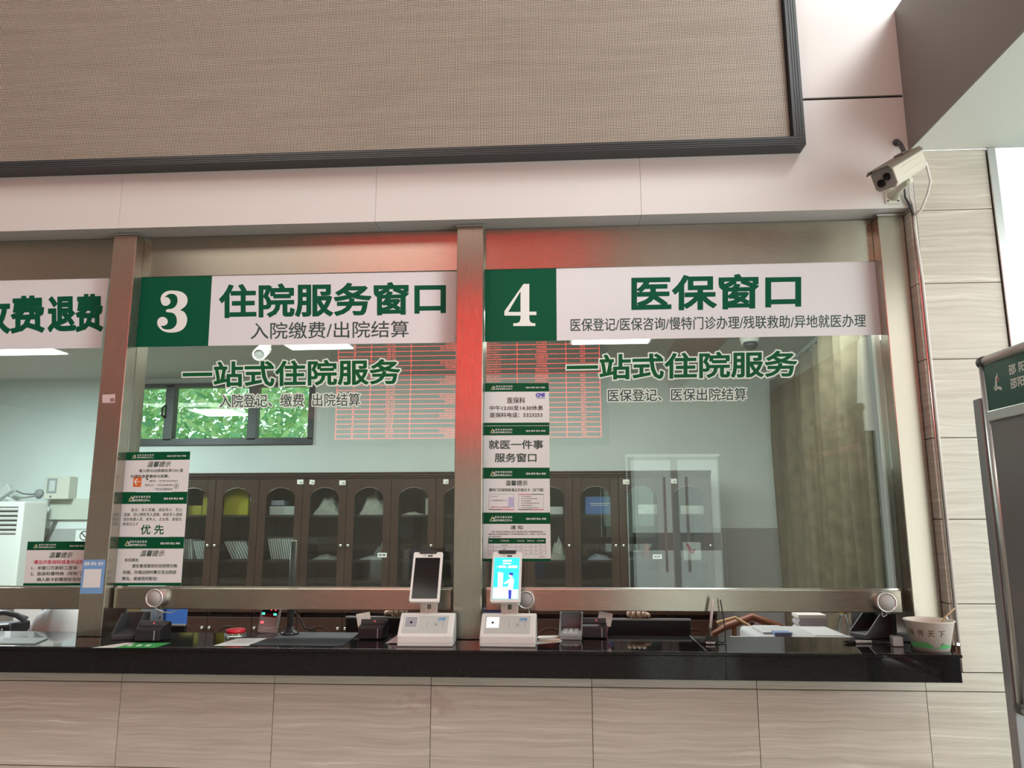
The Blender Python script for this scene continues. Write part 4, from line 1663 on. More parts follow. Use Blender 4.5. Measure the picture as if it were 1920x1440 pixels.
tag(b.build('conduit'), 'dark slanting conduit running down the wall from the board', 'pipe')
xa, xb2, za, zb2 = pbox(142, 166, 994, 1015, yw)
t = thing('warning_sign', 'small white no-smoking sign on the wall beside the left post', 'sign', ((xa + xb2) / 2, yw, za))
b = MB()
b.box(xa, xb2, yw - .004, yw - .0005, za - .05, zb2, PAPER)
b.build('plate', t)
b = MB()
cx, cz, r = xa + .085, (za + zb2) / 2, .045
for k in range(20):
    a0, a1 = 2 * PI * k / 20, 2 * PI * (k + 1) / 20
    b.add([(cx + math.cos(a) * q, yw - .005, cz + math.sin(a) * q) for q in (r, r - .009) for a in (a0, a1)], [(0, 1, 3, 2)], TXTK)
b.box(cx - .005, cx + .005, yw - .006, yw - .005, cz - .04, cz + .04, TXTK, tf=Matrix.Translation((cx, 0, cz)) @ Matrix.Rotation(-.8, 4, 'Y') @ Matrix.Translation((-cx, 0, -cz)))
b.build('symbol', t)

# old wall camera in the left office with a looping cable
cx, cz = U(5, 925, yw - .2)
t = thing('wall_camera', 'dusty white wall camera above the air conditioner', 'camera', (cx, yw, cz))
b = MB()
b.box(-.10, .10, -.04, .04, -.04, .04, GPLAST, tf=Matrix.Translation((cx, yw - .2, cz)) @ Matrix.Rotation(-.6, 4, 'Y'))
b.build('housing', t, bev=.008)
b = MB()
b.tube([(cx + .02, yw - .19, cz - .03), (cx + .06, yw - .1, cz - .09), (cx + .1, yw, cz - .09)], .022, GPLAST)
b.build('bracket', t)
b = MB()
q0, q1, q2, q3 = U(17, 913, yw - .15), U(45, 926, yw - .05), U(60, 927, yw - .03), U(72, 925, yw - .02)
b.tube([(q0[0], yw - .18, q0[1]), (q1[0], yw - .06, q1[1]), (q2[0], yw - .03, q2[1]), (q3[0], yw - .02, q3[1])], .006, DPLAST)
b.lathe([(0, 0), (.04, 0), (.04, -.02), (.03, -.03), (0, -.03)], MPLAST, (q3[0], yw, q3[1]), 'y', 18)
b.build('cable', t)

# ceiling cameras inside the office
def dome(px, py, y, label):
    x, z = U(px, py, y)
    t = thing('ceiling_camera', label, 'camera', (x, y, OZ))
    b = MB()
    b.lathe([(0, 0), (.07, 0), (.072, -.03), (.062, -.08), (0, -.08)], WPLAST, (x, y, OZ), 'z', 28)
    b.build('housing', t)
    b = MB()
    b.lathe([(.055, 0), (.05, -.03), (.032, -.05), (0, -.058)], KPLAST, (x, y - .02, OZ - .075), 'z', 24)
    b.build('lens_dome', t)


dome(1406, 648, CAM_Y + 1.24 / ((Z(1406, 645, 1.0) - CAM_Z) / (1.0 - CAM_Y)), 'white dome camera on the office ceiling near the curtain')
ybc = 1.9
x, z = U(489, 662, ybc)
t = thing('ceiling_camera', 'white bullet camera hanging from the office ceiling above the green window', 'camera', (x, ybc, OZ))
b = MB()
T_ = Matrix.Translation((x, ybc, z)) @ Matrix.Rotation(-.45, 4, 'Y') @ Matrix.Rotation(.45, 4, 'X')
b.lathe([(0, .16), (.04, .16), (.045, .14), (.045, -.06), (.04, -.07), (.036, -.07), (.036, -.055), (0, -.055)], WPLAST, (0, 0, 0), 'y', 24, tf=T_)
b.build('barrel', t)
b = MB()
b.lathe([(0, -.0555), (.033, -.0555), (.03, -.058), (0, -.06)], MPLAST, (0, 0, 0), 'y', 20, tf=T_)
b.build('lens', t)
b = MB()
b.tube([(x + .02, ybc + .06, z + .03), (x + .05, ybc + .08, OZ - .02), (x + .05, ybc + .08, OZ)], .018, WPLAST)
b.lathe([(0, 0), (.045, 0), (.045, -.015), (0, -.015)], WPLAST, (x + .05, ybc + .08, OZ), 'z', 20)
b.build('bracket', t)

# ------------------------------------------------------------------ bullet camera on the fascia, at the right
CREAM = mat('cream_painted_metal', (.74, .71, .60), .38)
BROWNISH = mat('shield_taupe', (.20, .17, .13), .5)
GREYF = mat('camera_face_plate', (.30, .30, .29), .4)
yc = YF - .20
# axis of the barrel from pixels: front face centre and rear end
pf = Vector((X(1658, 336, yc - .08), yc - .08, Z(1658, 336, yc - .08)))
pr = Vector((X(1713, 302, yc + .06), yc + .06, Z(1713, 302, yc + .06)))
ax = (pf - pr).normalized()
Lc = (pf - pr).length
xa_ = ax.cross(Vector((0, 0, 1))).normalized()
za_ = xa_.cross(ax).normalized()
TC = Matrix(((xa_.x, ax.x, za_.x, pr.x), (xa_.y, ax.y, za_.y, pr.y), (xa_.z, ax.z, za_.z, pr.z), (0, 0, 0, 1)))
t = thing('security_camera', 'cream bullet security camera with two lenses above the right end of the windows', 'camera', tuple(pr))
w, h = .042, .040
b = MB()
oct_ = [(-w + .012, -h), (w - .012, -h), (w, -h + .012), (w, h - .012), (w - .012, h), (-w + .012, h), (-w, h - .012), (-w, -h + .012)]
b.prism(oct_, 0, Lc, 'y', CREAM, tf=TC)
for s in (-1, 1):
    for zz in (-.012, .012):
        b.box(s * w - .0015, s * w + .0015, .02, Lc - .06, zz - .002, zz + .002, CREAM, tf=TC)
b.build('housing', t, bev=.002)
b = MB()
b.prism([(a * .93, c * .93) for a, c in oct_], Lc, Lc + .003, 'y', GREYF, tf=TC)
b.build('face_plate', t)
for sx, sz, r in ((.012, -.010, .0145), (-.014, .006, .0135)):
    b = MB()
    b.lathe([(0, Lc + .003), (r, Lc + .003), (r, Lc + .008), (r * .8, Lc + .009), (r * .7, Lc + .005), (0, Lc + .005)], SCREENK, (sx, 0, sz), 'y', 24, tf=TC)
    b.build('lens', t)
b = MB()
b.box(-w + .004, w - .004, -.006, Lc + .024, h + .002, h + .005, BROWNISH, tf=TC)
b.prism([(-w + .004, h + .005), (-w - .004, h - .006), (-w - .004, h - .012), (-w - .002, h - .012), (-w - .002, h - .006), (-w + .005, h + .003)], .0, Lc + .024, 'y', BROWNISH, tf=TC)
b.prism([(w - .004, h + .005), (w + .004, h - .006), (w + .004, h - .009), (w + .002, h - .009), (w + .002, h - .006), (w - .005, h + .003)], .0, Lc + .024, 'y', BROWNISH, tf=TC)
b.box(-.018, .018, .05, .10, h + .005, h + .012, BROWNISH, tf=TC)
b.build('sun_shield', t, bev=.002)
# bracket: foot plate on the fascia and arm
bx_, bz_ = U(1672, 367, YF)
b = MB()
b.box(bx_ - .028, bx_ + .028, YF - .008, YF, bz_ - .035, bz_ + .035, CREAM)
for i in (-1, 1):
    for j in (-1, 1):
        b.lathe([(0, 0), (.004, 0), (.004, -.003), (0, -.003)], DPLAST, (bx_ + i * .02, YF - .008, bz_ + j * .026), 'y', 8)
b.build('foot_plate', t, bev=.003)
hinge = TC @ Vector((0, Lc * .38, -h - .012))
b = MB()
b.tube([(bx_, YF - .006, bz_ - .006), (bx_ + .012, YF - .05, bz_ + .012), tuple(hinge * .8 + Vector((bx_, YF - .05, bz_)) * .2), tuple(hinge)], [.022, .016, .014, .016], CREAM, 14)
b.build('bracket_arm', t)
b = MB()
b.lathe([(0, -.014), (.014, -.014), (.016, 0), (.014, .014), (0, .014)], CREAM, tuple(hinge), 'x', 18)
b.box(-.014, .014, Lc * .38 - .014, Lc * .38 + .014, -h - .014, -h, CREAM, tf=TC)
b.build('hinge', t)
back = TC @ Vector((0, 0, -.01))
b = MB()
k1, k2, k3 = U(1738, 320, YF - .1), U(1741, 352, YF - .06), U(1716, 404, YF - .015)
b.tube([tuple(back), (k1[0] - .01, YF - .12, k1[1] + .02), (k2[0], YF - .08, k2[1] + .02), (k2[0] - .004, YF - .06, k2[1] - .02), (U(1728, 392, YF - .03)[0], YF - .03, U(1728, 392, YF - .03)[1]), (k3[0], YF - .015, k3[1])], .005, WPLAST, 10)
b.build('tail_cable', t)
b = MB()
for dx, dz in ((0, .0), (.013, .004)):
    q = [U(1694 + dx * 700, 338, YF - .012), U(1697 + dx * 700, 370, YF - .012), U(1706 + dx * 500, 385, YF - .012), U(1713 + dx * 120, 404, YF - .012)]
    b.tube([(a, YF - .012, c) for a, c in q], [.0028, .004, .006, .005], WPLAST if dx else DPLAST, 8)
b.build('plug_leads', t)
b = MB()
q = [U(1714, 402, YF - .012), U(1716, 430, YF - .012)]
b.tube([(q[0][0], YF - .012, q[0][1]), (q[1][0], YF - .012, q[1][1]), (XT - .006, YF - .010, 2.45), (XT - .006, YF - .010, CT + .012)], .0055, WPLAST, 8)
tag(b.build('cable_conduit'), 'thin white cable conduit running down the edge of the stone column', 'cable')
b = MB()
q = [U(1681, 268, YF), U(1688, 269, YF - .03), U(1694, 279, YF - .05), U(1695, 292, YF - .06)]
b.tube([(a, YF - .01 - .018 * i, c) for i, (a, c) in enumerate(q)], .009, DPLAST, 10)
b.lathe([(0, .002), (.016, .002), (.016, -.004), (0, -.004)], DPLAST, (q[0][0], YF, q[0][1]), 'y', 16)
tag(b.build('cable_elbow'), 'short dark corrugated cable elbow entering the panel above the security camera', 'cable')

# ------------------------------------------------------------------ notice stand at the far right, turned edge-on
YN1 = -.45                                   # its far upright
xn = X(1838, 690, YN1)
zt, zbm = Z(1838, 680, YN1), Z(1903, 1328, YN1)
YN0 = YN1 - .62
t = thing('notice_stand', 'tall aluminium-framed notice stand with a green header, cut by the right edge', 'sign stand', (xn, (YN0 + YN1) / 2, 0))
TH = .028
GREYIN = mat('grey_display_board', (.20, .20, .205), .25, vary=.05, vscale=2)
b = MB()
b.tube([(xn + TH / 2, YN1, zbm), (xn + TH / 2, YN1, zt)], .017, ALU, 16)
b.build('upright_tube', t)
b = MB()
b.tube([(xn + TH / 2, YN0, zbm), (xn + TH / 2, YN0, zt)], .017, ALU, 16)
b.build('upright_tube', t)
for z in (zt, zbm):
    b = MB()
    b.tube([(xn + TH / 2, YN0, z), (xn + TH / 2, YN1, z)], .019, ALU, 16)
    b.build('cross_tube', t)
    for y in (YN0, YN1):
        b = MB()
        b.lathe([(0, -.021), (.014, -.021), (.021, -.012), (.021, .012), (.014, .021), (0, .021)], DPLAST, (xn + TH / 2, y, z), 'y', 16)
        b.build('corner_joint', t)
zh = Z(1853, 772, YN1)
zh2 = Z(1853, 792, YN1)
b = MB()
b.box(xn + .004, xn + TH - .004, YN0, YN1 - .012, zh, zt - .012, mat('stand_header_green', (.006, .085, .06), .4))
hd = b.build('header_panel', t)
b = MB()
b.box(xn - .002, xn + TH + .002, YN0, YN1 - .012, zh2, zh, ALU)
b.build('divider_bar', t, bev=.003)
b = MB()
b.box(xn + .006, xn + TH - .006, YN0, YN1 - .012, zbm + .012, zh2, GREYIN)
b.build('display_board', t)
onst = lambda u, v, l=0.0: (xn + .0035 - l, YN1 - u, v)
b = MB()
zm = zh + (zt - zh) * .55
s_ = (zt - zh) * .30
pts = lambda L: [onst(.05 + a * s_, zm - s_ * .55 + c * s_) for a, c in L]
b.add(pts([(0, .05), (.30, .25), (.42, .75), (.75, 1.05), (.55, .60), (.50, .2)]), [(0, 1, 2, 3, 4, 5)], TXTW)
b.add(pts([(.15, .0), (.55, .18), (1.0, .02), (.95, -.18), (.55, .02), (.35, -.1)]), [(0, 1, 2, 3, 4, 5)], TXTW)
b.build('emblem', hd)
b = MB()
b.add(pts([(.62, .45), (.72, .45), (.72, .80), (.62, .80)]), [(0, 1, 2, 3)], mat('coral_print', (.70, .25, .22), .5))
b.add(pts([(.50, .56), (.84, .56), (.84, .68), (.50, .68)]), [(0, 1, 2, 3)], mat('coral_print', (.70, .25, .22), .5))
b.build('emblem_cross', hd)
b = MB()
hh = (zt - zh) * .19
letter(b, '邵 阳 市 脑 科 医 院', .145, .145 + hh * 10.5, zm + .004, zm + .004 + hh, TXTW, onst, bold=.02, res=2)
letter(b, '邵阳市精神卫生中心', .145, .145 + hh * 10.5, zm - .008 - hh, zm - .008, TXTW, onst, bold=.02, res=2)
b.build('header_lettering', hd)
b = MB()
b.box(xn - .004, xn + .05, YN1 + .018, YN1 + .06, .0, Z(1830, 748, YN1 + .04), GREYPOST)
b.build('support_post', t, bev=.004)
b = MB()
b.box(xn - .004, xn + .05, YN0 - .06, YN0 - .018, .0, Z(1830, 748, YN1 + .04), GREYPOST)
b.build('support_post', t, bev=.004)
b = MB()
b.box(xn - .2, xn + .25, YN0 - .05, YN1 + .05, 0, .02, GREYPOST)
b.build('base_plate', t, bev=.004)

# ------------------------------------------------------------------ card terminals on the counter
SCREENLIT = glow('cyan_screen', (.02, .72, .80), 1.0)
SCREENPALE = glow('pale_screen', (.80, .96, .98), 1.0)
SCREENWHITE = glow('white_screen', (1, 1, 1), 1.15)
SCREENNAVY = glow('navy_screen', (.02, .04, .45), .8)
SCREENSKIN = glow('tan_screen', (.95, .72, .60), .9)
PANELG = mat('terminal_grey_panel', (.56, .57, .55), .4)
SILV = mat('satin_silver', (.66, .62, .58), .3, .7)


def terminal(xc, yf, rz, lit, label):
    """local frame: x along the counter, y = 0 at the front foot, z = 0 on the counter"""
    t = thing('card_terminal', label, 'card terminal', (xc, yf, CT), (0, 0, rz), 'card terminals on the counter')
    hw = .101
    prof = [(0, .0), (.118, .0), (.118, .095), (.110, .105), (.078, .108), (.068, .104), (.004, .042), (0, .036)]
    b = MB()
    b.prism(prof, -hw, hw, 'x', WPLAST)
    b.build('base', t, local=True, bev=.005, seg=3)
    b = MB()
    b.box(-hw - .0004, hw + .0004, -.0006, .03, .013, .0145, GPLAST)
    b.build('base_seam', t, local=True)
    # sloped front panel
    a = Vector((0, .068 - .004, .104 - .042))
    ln = a.length
    e = a.normalized()
    n = Vector((0, -e.z, e.y))
    o0 = Vector((0, .004, .042))
    def onp(u, v, l=0.0):
        return tuple(o0 + Vector((u, 0, 0)) + e * v + n * (.0006 + l))
    def rectp(mb, u0, u1, v0, v1, m, l0=-.001, l1=.0004):
        q = [onp(u0, v0, l1), onp(u1, v0, l1), onp(u1, v1, l1), onp(u0, v1, l1), onp(u0, v0, l0), onp(u1, v0, l0), onp(u1, v1, l0), onp(u0, v1, l0)]
        mb.add(q, [(0, 1, 2, 3), (0, 4, 5, 1), (1, 5, 6, 2), (2, 6, 7, 3), (3, 7, 4, 0)], m)
    b = MB()
    rectp(b, -.086, .080, .006, ln - .006, PANELG)
    b.build('front_panel', t, local=True)
    b = MB()
    rectp(b, -.082, -.032, .028, ln - .010, WPLAST, l1=.0008)
    wframe = b.build('scan_window_frame', t, local=True)
    b = MB()
    rectp(b, -.079, -.035, .031, ln - .013, SCREENWHITE if lit else mat('grey_scan_window', (.38, .38, .42), .25), l1=.0012)
    b.build('scan_window', wframe, local=True)
    b = MB()
    for r0, m, l in ((.0052, KPLAST, .0016),):
        b.add([onp(-.057 + r0 * math.cos(2 * PI * i / 16), .052 + r0 * math.sin(2 * PI * i / 16), l) for i in range(16)], [tuple(range(16))], m)
    b.build('scan_lens', wframe, local=True)
    b = MB()
    for i in range(24):
        t0, t1 = 2 * PI * i / 24, 2 * PI * (i + 1) / 24
        b.add([onp(.030 + r * math.cos(q), .044 + r * .85 * math.sin(q), .0006) for r in (.0130, .0138) for q in (t0, t1)], [(0, 1, 3, 2)], GREY_T)
    for k, r in enumerate((.003, .006, .009)):
        for i in range(5):
            t0, t1 = -.6 + 1.2 * i / 5, -.6 + 1.2 * (i + 1) / 5
            b.add([onp(.027 + rr_ * math.cos(q), .044 + rr_ * math.sin(q), .0007) for rr_ in (r, r + .0014) for q in (t0, t1)], [(0, 1, 3, 2)], TXTD)
    for u in (.002, .060):
        b.add([onp(u, .030, .0006), onp(u + .0018, .030, .0006), onp(u + .0018, .058, .0006), onp(u, .058, .0006)], [(0, 1, 2, 3)], GREY_T)
    b.build('contactless_mark', t, local=True)
    b = MB()
    asp = lambda u, v, l=0.0: onp(u + (v - .066) * .2, v, l + .0007)
    letter(b, 'CHS', .040, .067, .0655, .0735, CHSB, asp, bold=.10)
    letter(b, '中国医疗保障', .040, .068, .0585, .0632, CHSB, asp, res=1)
    b.build('insurance_logo', t, local=True)
    # side slot
    b = MB()
    b.prism([(.03, .045), (.075, .100), (.080, .098), (.04, .040)], hw - .014, hw - .010, 'x', GPLAST)
    b.build('card_slot', t, local=True)
    # bracket
    b = MB()
    for x0, x1, z0, z1 in ((-.032, -.008, .10, .185), (.008, .032, .10, .185), (-.008, .008, .10, .120), (-.008, .008, .138, .185)):
        b.box(x0, x1, .088, .094, z0, z1, SILV)
    b.build('bracket', t, local=True, bev=.001)
    # tablet, tilted back
    b = MB()
    TT = Matrix.Translation((-.012, .045, .152)) @ Matrix.Rotation(math.radians(-27), 4, 'X')
    W, H = .0565, .197
    def rr_poly(w0, w1, h0, h1, r, n=6):
        out = []
        for cx, cz, a0 in ((w1 - r, h1 - r, 0), (w0 + r, h1 - r, PI / 2), (w0 + r, h0 + r, PI), (w1 - r, h0 + r, 1.5 * PI)):
            for i in range(n + 1):
                q = a0 + PI / 2 * i / n
                out.append((cx + r * math.cos(q), cz + r * math.sin(q)))
        return out
    b.prism(rr_poly(-W, W, 0, H, .007), 0, .014, 'y', WPLAST, tf=TT)
    tb = b.build('tablet', t, local=True, bev=.0015)
    f = lambda u, v, l=0.0: tuple(TT @ Vector((u, -.0006 - l, v)))
    b = MB()
    b.prism(rr_poly(-W + .009, W - .009, .012, H - .024, .002), -.0008, .001, 'y', SCREENLIT if lit else SCREENK, tf=TT)
    sc = b.build('screen', tb, local=True)
    b = MB()
    b.prism(rr_poly(-.034, .034, H - .008, H + .006, .0065), -.004, .012, 'y', KPLAST, tf=TT)
    b.build('camera_bar', tb, local=True, bev=.001)
    b = MB()
    letter(b, 'JE', -.020, -.006, H - .020, H - .012, LEAFG, f, res=2, slant=.2)
    b.build('logo_mark', tb, local=True)
    b = MB()
    letter(b, '脑科医院', .000, .018, H - .020, H - .013, TXTK, f, bold=.04, res=1)
    b.build('logo_lettering', tb, local=True)
    if lit:
        g = lambda u, v, l=0.0: f(u, v, .0006 + l)
        b = MB()
        letter(b, '中国医疗保障', -.016, .018, .158, .164, SCREENWHITE, g, res=1, bold=.05)
        letter(b, '医保电子凭证', -.014, .015, .147, .153, SCREENWHITE, g, res=1, bold=.05)
        letter(b, '一部手机，就医购药', -.038, .040, .132, .141, SCREENWHITE, g, res=1, bold=.05)
        b.build('screen_lettering', sc, local=True)
        b = MB()
        b.add([g(-.046, .013), g(.046, .013), g(.046, .048), g(-.046, .050)], [(0, 1, 2, 3)], SCREENPALE)
        b.add([g(-.030, .050, .0002), g(-.012, .050, .0002), g(-.012, .112, .0002), g(-.032, .116, .0002)], [(0, 1, 2, 3)], SCREENPALE)
        b.add([g(-.046, .044, .0003), g(.024, .054, .0003), g(.024, .060, .0003), g(-.046, .054, .0003)], [(0, 1, 2, 3)], SCREENWHITE)
        b.build('picture_counter', sc, local=True)
        b = MB()
        b.add([g(.012, .012, .0003), g(.022, .012, .0003), g(.022, .046, .0003), g(.010, .046, .0003)], [(0, 1, 2, 3)], SCREENNAVY)
        b.add([g(.008, .046, .0004), g(.026, .046, .0004), g(.030, .085, .0004), g(.022, .094, .0004), g(.012, .088, .0004), g(-.008, .072, .0004), g(-.006, .067, .0004), g(.010, .074, .0004)], [tuple(range(8))], SCREENWHITE)
        b.add([g(.017 + .008 * math.cos(q * PI / 5), .102 + .009 * math.sin(q * PI / 5), .0004) for q in range(10)], [tuple(range(10))], SCREENSKIN)
        b.add([g(.010, .106, .0006), g(.025, .100, .0006), g(.026, .112, .0006), g(.012, .114, .0006)], [(0, 1, 2, 3)], SCREENNAVY)
        b.build('picture_figure', sc, local=True)
    return t


xA, yA = G(796, 1213, CT)
terminal(xA, yA, 0.02, False, 'white card terminal with a dark tablet, left of the middle steel post')
xB2, yB2 = G(951, 1214, CT)
terminal(xB2, yB2, -0.03, True, 'white card terminal with a lit cyan tablet, right of the middle steel post')

# ------------------------------------------------------------------ things on the counter
def on(px, py):
    return G(px, py, CT)


def swipe(px, py, rz, card, label):
    """black counter card reader, about 7 cm wide"""
    x, y = on(px, py)
    t = thing('card_reader', label, 'card reader', (x, y, CT), (0, 0, rz), 'black card readers on the counter')
    b = MB()
    b.prism([(0, .002), (.10, .002), (.10, .058), (.085, .066), (.012, .050), (0, .044)], -.048, .048, 'x', KPLAST)
    b.build('body', t, local=True, bev=.004)
    b = MB()
    b.box(-.046, .046, .035, .046, .050, .072, DPLAST)
    b.build('slot_ridge', t, local=True, bev=.002)
    b = MB()
    b.box(.026, .030, -.0012, .0, .006, .042, MPLAST)
    b.build('edge_strip', t, local=True)
    b = MB()
    b.lathe([(0, 0), (.0022, 0), (.0015, -.001), (0, -.0012)], REDL2, (.008, .0345, .064), 'y', 8)
    b.build('indicator', t, local=True)
    if card:
        b = MB()
        b.box(-.027, .027, .037, .038, -.0, .05, PAPER2, tf=Matrix.Translation((card * .046, 0, .045)) @ Matrix.Rotation(.25 * card, 4, 'Y'))
        b.build('card', t, local=True, bev=.0003)
    return t


REDL2 = glow('red_indicator', (1.0, .06, .08), 3.0)
GRNL = glow('green_indicator', (.05, 1.0, .45), 2.5)


def pinpad(px, py, rz, m, label, keys=True):
    """hooded keypad: low wedge with raised privacy walls"""
    x, y = on(px, py)
    t = thing('pin_pad', label, 'keypad', (x, y, CT), (0, 0, rz), 'hooded keypads on the counter')
    b = MB()
    b.prism([(0, .0), (.13, .0), (.13, .030), (0, .018)], -.042, .042, 'x', m)
    b.build('body', t, local=True, bev=.003)
    b = MB()
    for s in (-1, 1):
        b.prism([(.0, .018), (.13, .03), (.13, .088), (.075, .088)], s * .042 - .0022, s * .042 + .0022, 'x', m)
    b.box(-.042, .042, .126, .130, .028, .088, m)
    b.build('hood', t, local=True)
    for i in range(3 if keys else 0):
        for j in range(4):
            b = MB()
            z = .018 + .012 * (.02 + j * .022) / .13
            b.box(-.030 + i * .021, -.014 + i * .021, .012 + j * .022, .028 + j * .022, z, z + .004, GPLAST)
            b.build('key', t, local=True)
    return t


swipe(274, 1204, .05, 0, 'black card reader with a red light, left of the red ink pad')
swipe(694, 1200, .0, -.7, 'black card reader with a pale card, on the left of the dark-screened terminal')
swipe(1115, 1198, -.03, .8, 'black card reader with a pale card, right of a grey hooded keypad')
pinpad(229, 1200, .10, DPLAST, 'charcoal hooded keypad at the left, beside the steel post', keys=False)
pinpad(1070, 1200, -.06, MPLAST, 'grey hooded keypad between loose papers and a card reader')
pinpad(1609, 1196, -1.15, DPLAST, 'charcoal hooded keypad turned sideways near the pen', keys=False)


def flat(name, pix, m, label, cat, th=.0006, lift=0.0):
    P_ = [on(px, py) for px, py in pix]
    b = MB()
    b.prism(P_, CT + lift + .0002, CT + lift + .0002 + th, 'z', m)
    o = b.build(name)
    return tag(o, label, cat), P_


LGREEN = mat('leaflet_green', (.04, .36, .08), .4)
o, P_ = flat('leaflet', [(172, 1215), (290, 1215), (320, 1205.5), (236, 1205.5)], LGREEN, 'green leaflet at the counter edge below the black card reader', 'leaflet')
b = MB()
Q = [on(*q) for q in ((172, 1215), (214, 1215), (255, 1205.5), (236, 1205.5))]
b.prism(Q, CT + .0008, CT + .0009, 'z', PAPER2)
for k in range(3):
    Q = [on(*q) for q in ((236 + k * 17, 1212), (245 + k * 17, 1212), (252 + k * 17, 1209), (243 + k * 17, 1209))]
    b.prism(Q, CT + .0008, CT + .0009, 'z', TXTW)
b.build('pale_print', o)
o, P_ = flat('paper_sheet', [(400, 1211), (466, 1211), (500, 1197), (446, 1197)], PAPER, 'white sheet of paper under the red ink pad', 'paper')
b = MB()
for k in range(4):
    Q = [on(*q) for q in ((425 + k * 9, 1208 - k * 3), (462 + k * 6, 1208 - k * 3), (463 + k * 6, 1207.4 - k * 3), (426 + k * 9, 1207.4 - k * 3))]
    b.prism(Q, CT + .0008, CT + .0009, 'z', GREY_T)
b.build('print', o)
x, y = on(432, 1199)
t = thing('ink_pad', 'round red ink pad in a clear case on white paper', 'ink pad', (x, y + .045, CT + .001))
b = MB()
b.lathe([(0, 0), (.040, 0), (.041, .002), (.041, .016), (.038, .018), (0, .018)], CLEAR, (0, 0, 0), 'z', 30)
b.build('case', t, local=True)
b = MB()
b.lathe([(0, .0185), (.036, .0185), (.036, .030), (.033, .0315), (.0, .0315)], mat('red_ink_sponge', (.62, .02, .04), .4), (0, 0, 0), 'z', 30)
b.build('red_lid', t, local=True)
flat('desk_mat', [(467, 1210), (622, 1212), (645, 1210.5), (674, 1187), (546, 1186)], RUBBER, 'dark rubber mat under the black pole stand', 'mat', th=.002)

# black pole stand (document camera) on the mat
x, y = on(543, 1190)
t = thing('document_camera', 'black pole stand with a round foot on the rubber mat', 'stand', (x, y, CT + .0022))
b = MB()
b.lathe([(0, 0), (.036, 0), (.036, .006), (.028, .012), (.016, .02), (.013, .03), (0, .03)], KPLAST, (0, 0, 0), 'z', 28)
b.build('foot', t, local=True)
b = MB()
b.tube([(0, 0, .028), (0, 0, .36)], .0125, DPLAST, 18)
b.build('pole', t, local=True)
b = MB()
b.lathe([(0, 0), (.0128, 0), (.0128, .006), (0, .007)], GPLAST, (0, 0, .3595), 'z', 18)
b.build('end_cap', t, local=True)
b = MB()
b.tube([(.012, .01, .08), (.03, .02, .06), (.05, .03, .02), (.09, .05, .004)], .003, KPLAST, 8)
b.build('cable', t, local=True)

# hand-held payment terminal with red digits
x, y = on(499, 1187)
t = thing('payment_terminal', 'grey upright display unit with glowing red digits, behind the white sheet', 'payment device', (x, y, CT), (0, 0, .12))
TP = Matrix.Rotation(math.radians(-12), 4, 'X') @ Matrix.Rotation(math.radians(5), 4, 'Y')
b = MB()
b.prism([(-.036, .0), (.036, .0), (.038, .02), (.038, .17), (-.038, .17), (-.038, .02)], 0, .03, 'y', mat('warm_grey_plastic', (.36, .345, .33), .4), tf=TP)
b.build('body', t, local=True, bev=.004)
b = MB()
fp = lambda u, v, l=0.0: tuple(TP @ Vector((u, -.0006 - l, v)))
b.add([fp(-.026, .062), fp(.026, .062), fp(.034, .076), fp(.034, .16), (fp(-.034, .16)), fp(-.034, .076)], [tuple(range(6))], SCREENK)
dsp = b.build('display_panel', t, local=True)
b = MB()
for k, s in enumerate(('9.', '38')):
    letter(b, s, -.002, .024, .089 + k * .026, .105 + k * .026, REDL2, lambda u, v, l=0.0: fp(u, v, l + .0006), bold=.05, res=1)
b.build('red_digits', dsp, local=True)
for u in (-.025, .022):
    b = MB()
    b.add([fp(u - .006, .070, .0006), fp(u + .006, .070, .0006), fp(u + .006, .078, .0006), fp(u - .006, .078, .0006)], [(0, 1, 2, 3)], GRNL)
    b.build('green_light', dsp, local=True)
b = MB()
b.add([fp(-.030, .036), fp(-.018, .036), fp(-.018, .044), fp(-.030, .044)], [(0, 1, 2, 3)], REDL2)
b.build('logo_patch', t, local=True)
b = MB()
b.tube([fp(-.032, .026, .001), fp(-.02, .020, .001), fp(0, .018, .001), fp(.02, .020, .001), fp(.032, .026, .001)], .0015, WPLAST, 8)
b.build('trim_line', t, local=True)

# monitors and cartons standing on the lower desk inside
DZ = .76
b = MB()
b.box(-6.9, 1.70, .16, .95, DZ - .03, DZ, mat('desk_laminate', (.32, .24, .17), .5))
b.box(-6.9, 1.70, .15, .17, 0, DZ - .03, mat('desk_laminate', (.32, .24, .17), .5))
b.box(-6.85, -6.8, .2, .9, 0, DZ - .03, mat('desk_laminate', (.32, .24, .17), .5))
b.box(1.6, 1.65, .2, .9, 0, DZ - .03, mat('desk_laminate', (.32, .24, .17), .5))
tag(b.build('staff_desk'), 'long wooden staff desk behind the black counter', 'desk')


def monitor(x0, x1, ztop, y, label):
    t = thing('monitor', label, 'monitor', ((x0 + x1) / 2, y, DZ), group=None)
    b = MB()
    TM = Matrix.Translation(((x0 + x1) / 2, y, DZ + .07)) @ Matrix.Rotation(.06, 4, 'X')
    hw, h = (x1 - x0) / 2, ztop - DZ - .07
    b.box(-hw, hw, 0, .022, 0, h, KPLAST, tf=TM)
    b.build('case', t, bev=.004)
    b = MB()
    b.box(-hw, hw, -.001, .004, h - .006, h + .0008, GPLAST, tf=TM)
    b.build('top_edge', t)
    b = MB()
    b.box((x0 + x1) / 2 - .03, (x0 + x1) / 2 + .03, y + .02, y + .06, DZ + .012, DZ + .2, KPLAST)
    b.box((x0 + x1) / 2 - .12, (x0 + x1) / 2 + .12, y - .04, y + .12, DZ, DZ + .012, KPLAST)
    b.build('stand', t)


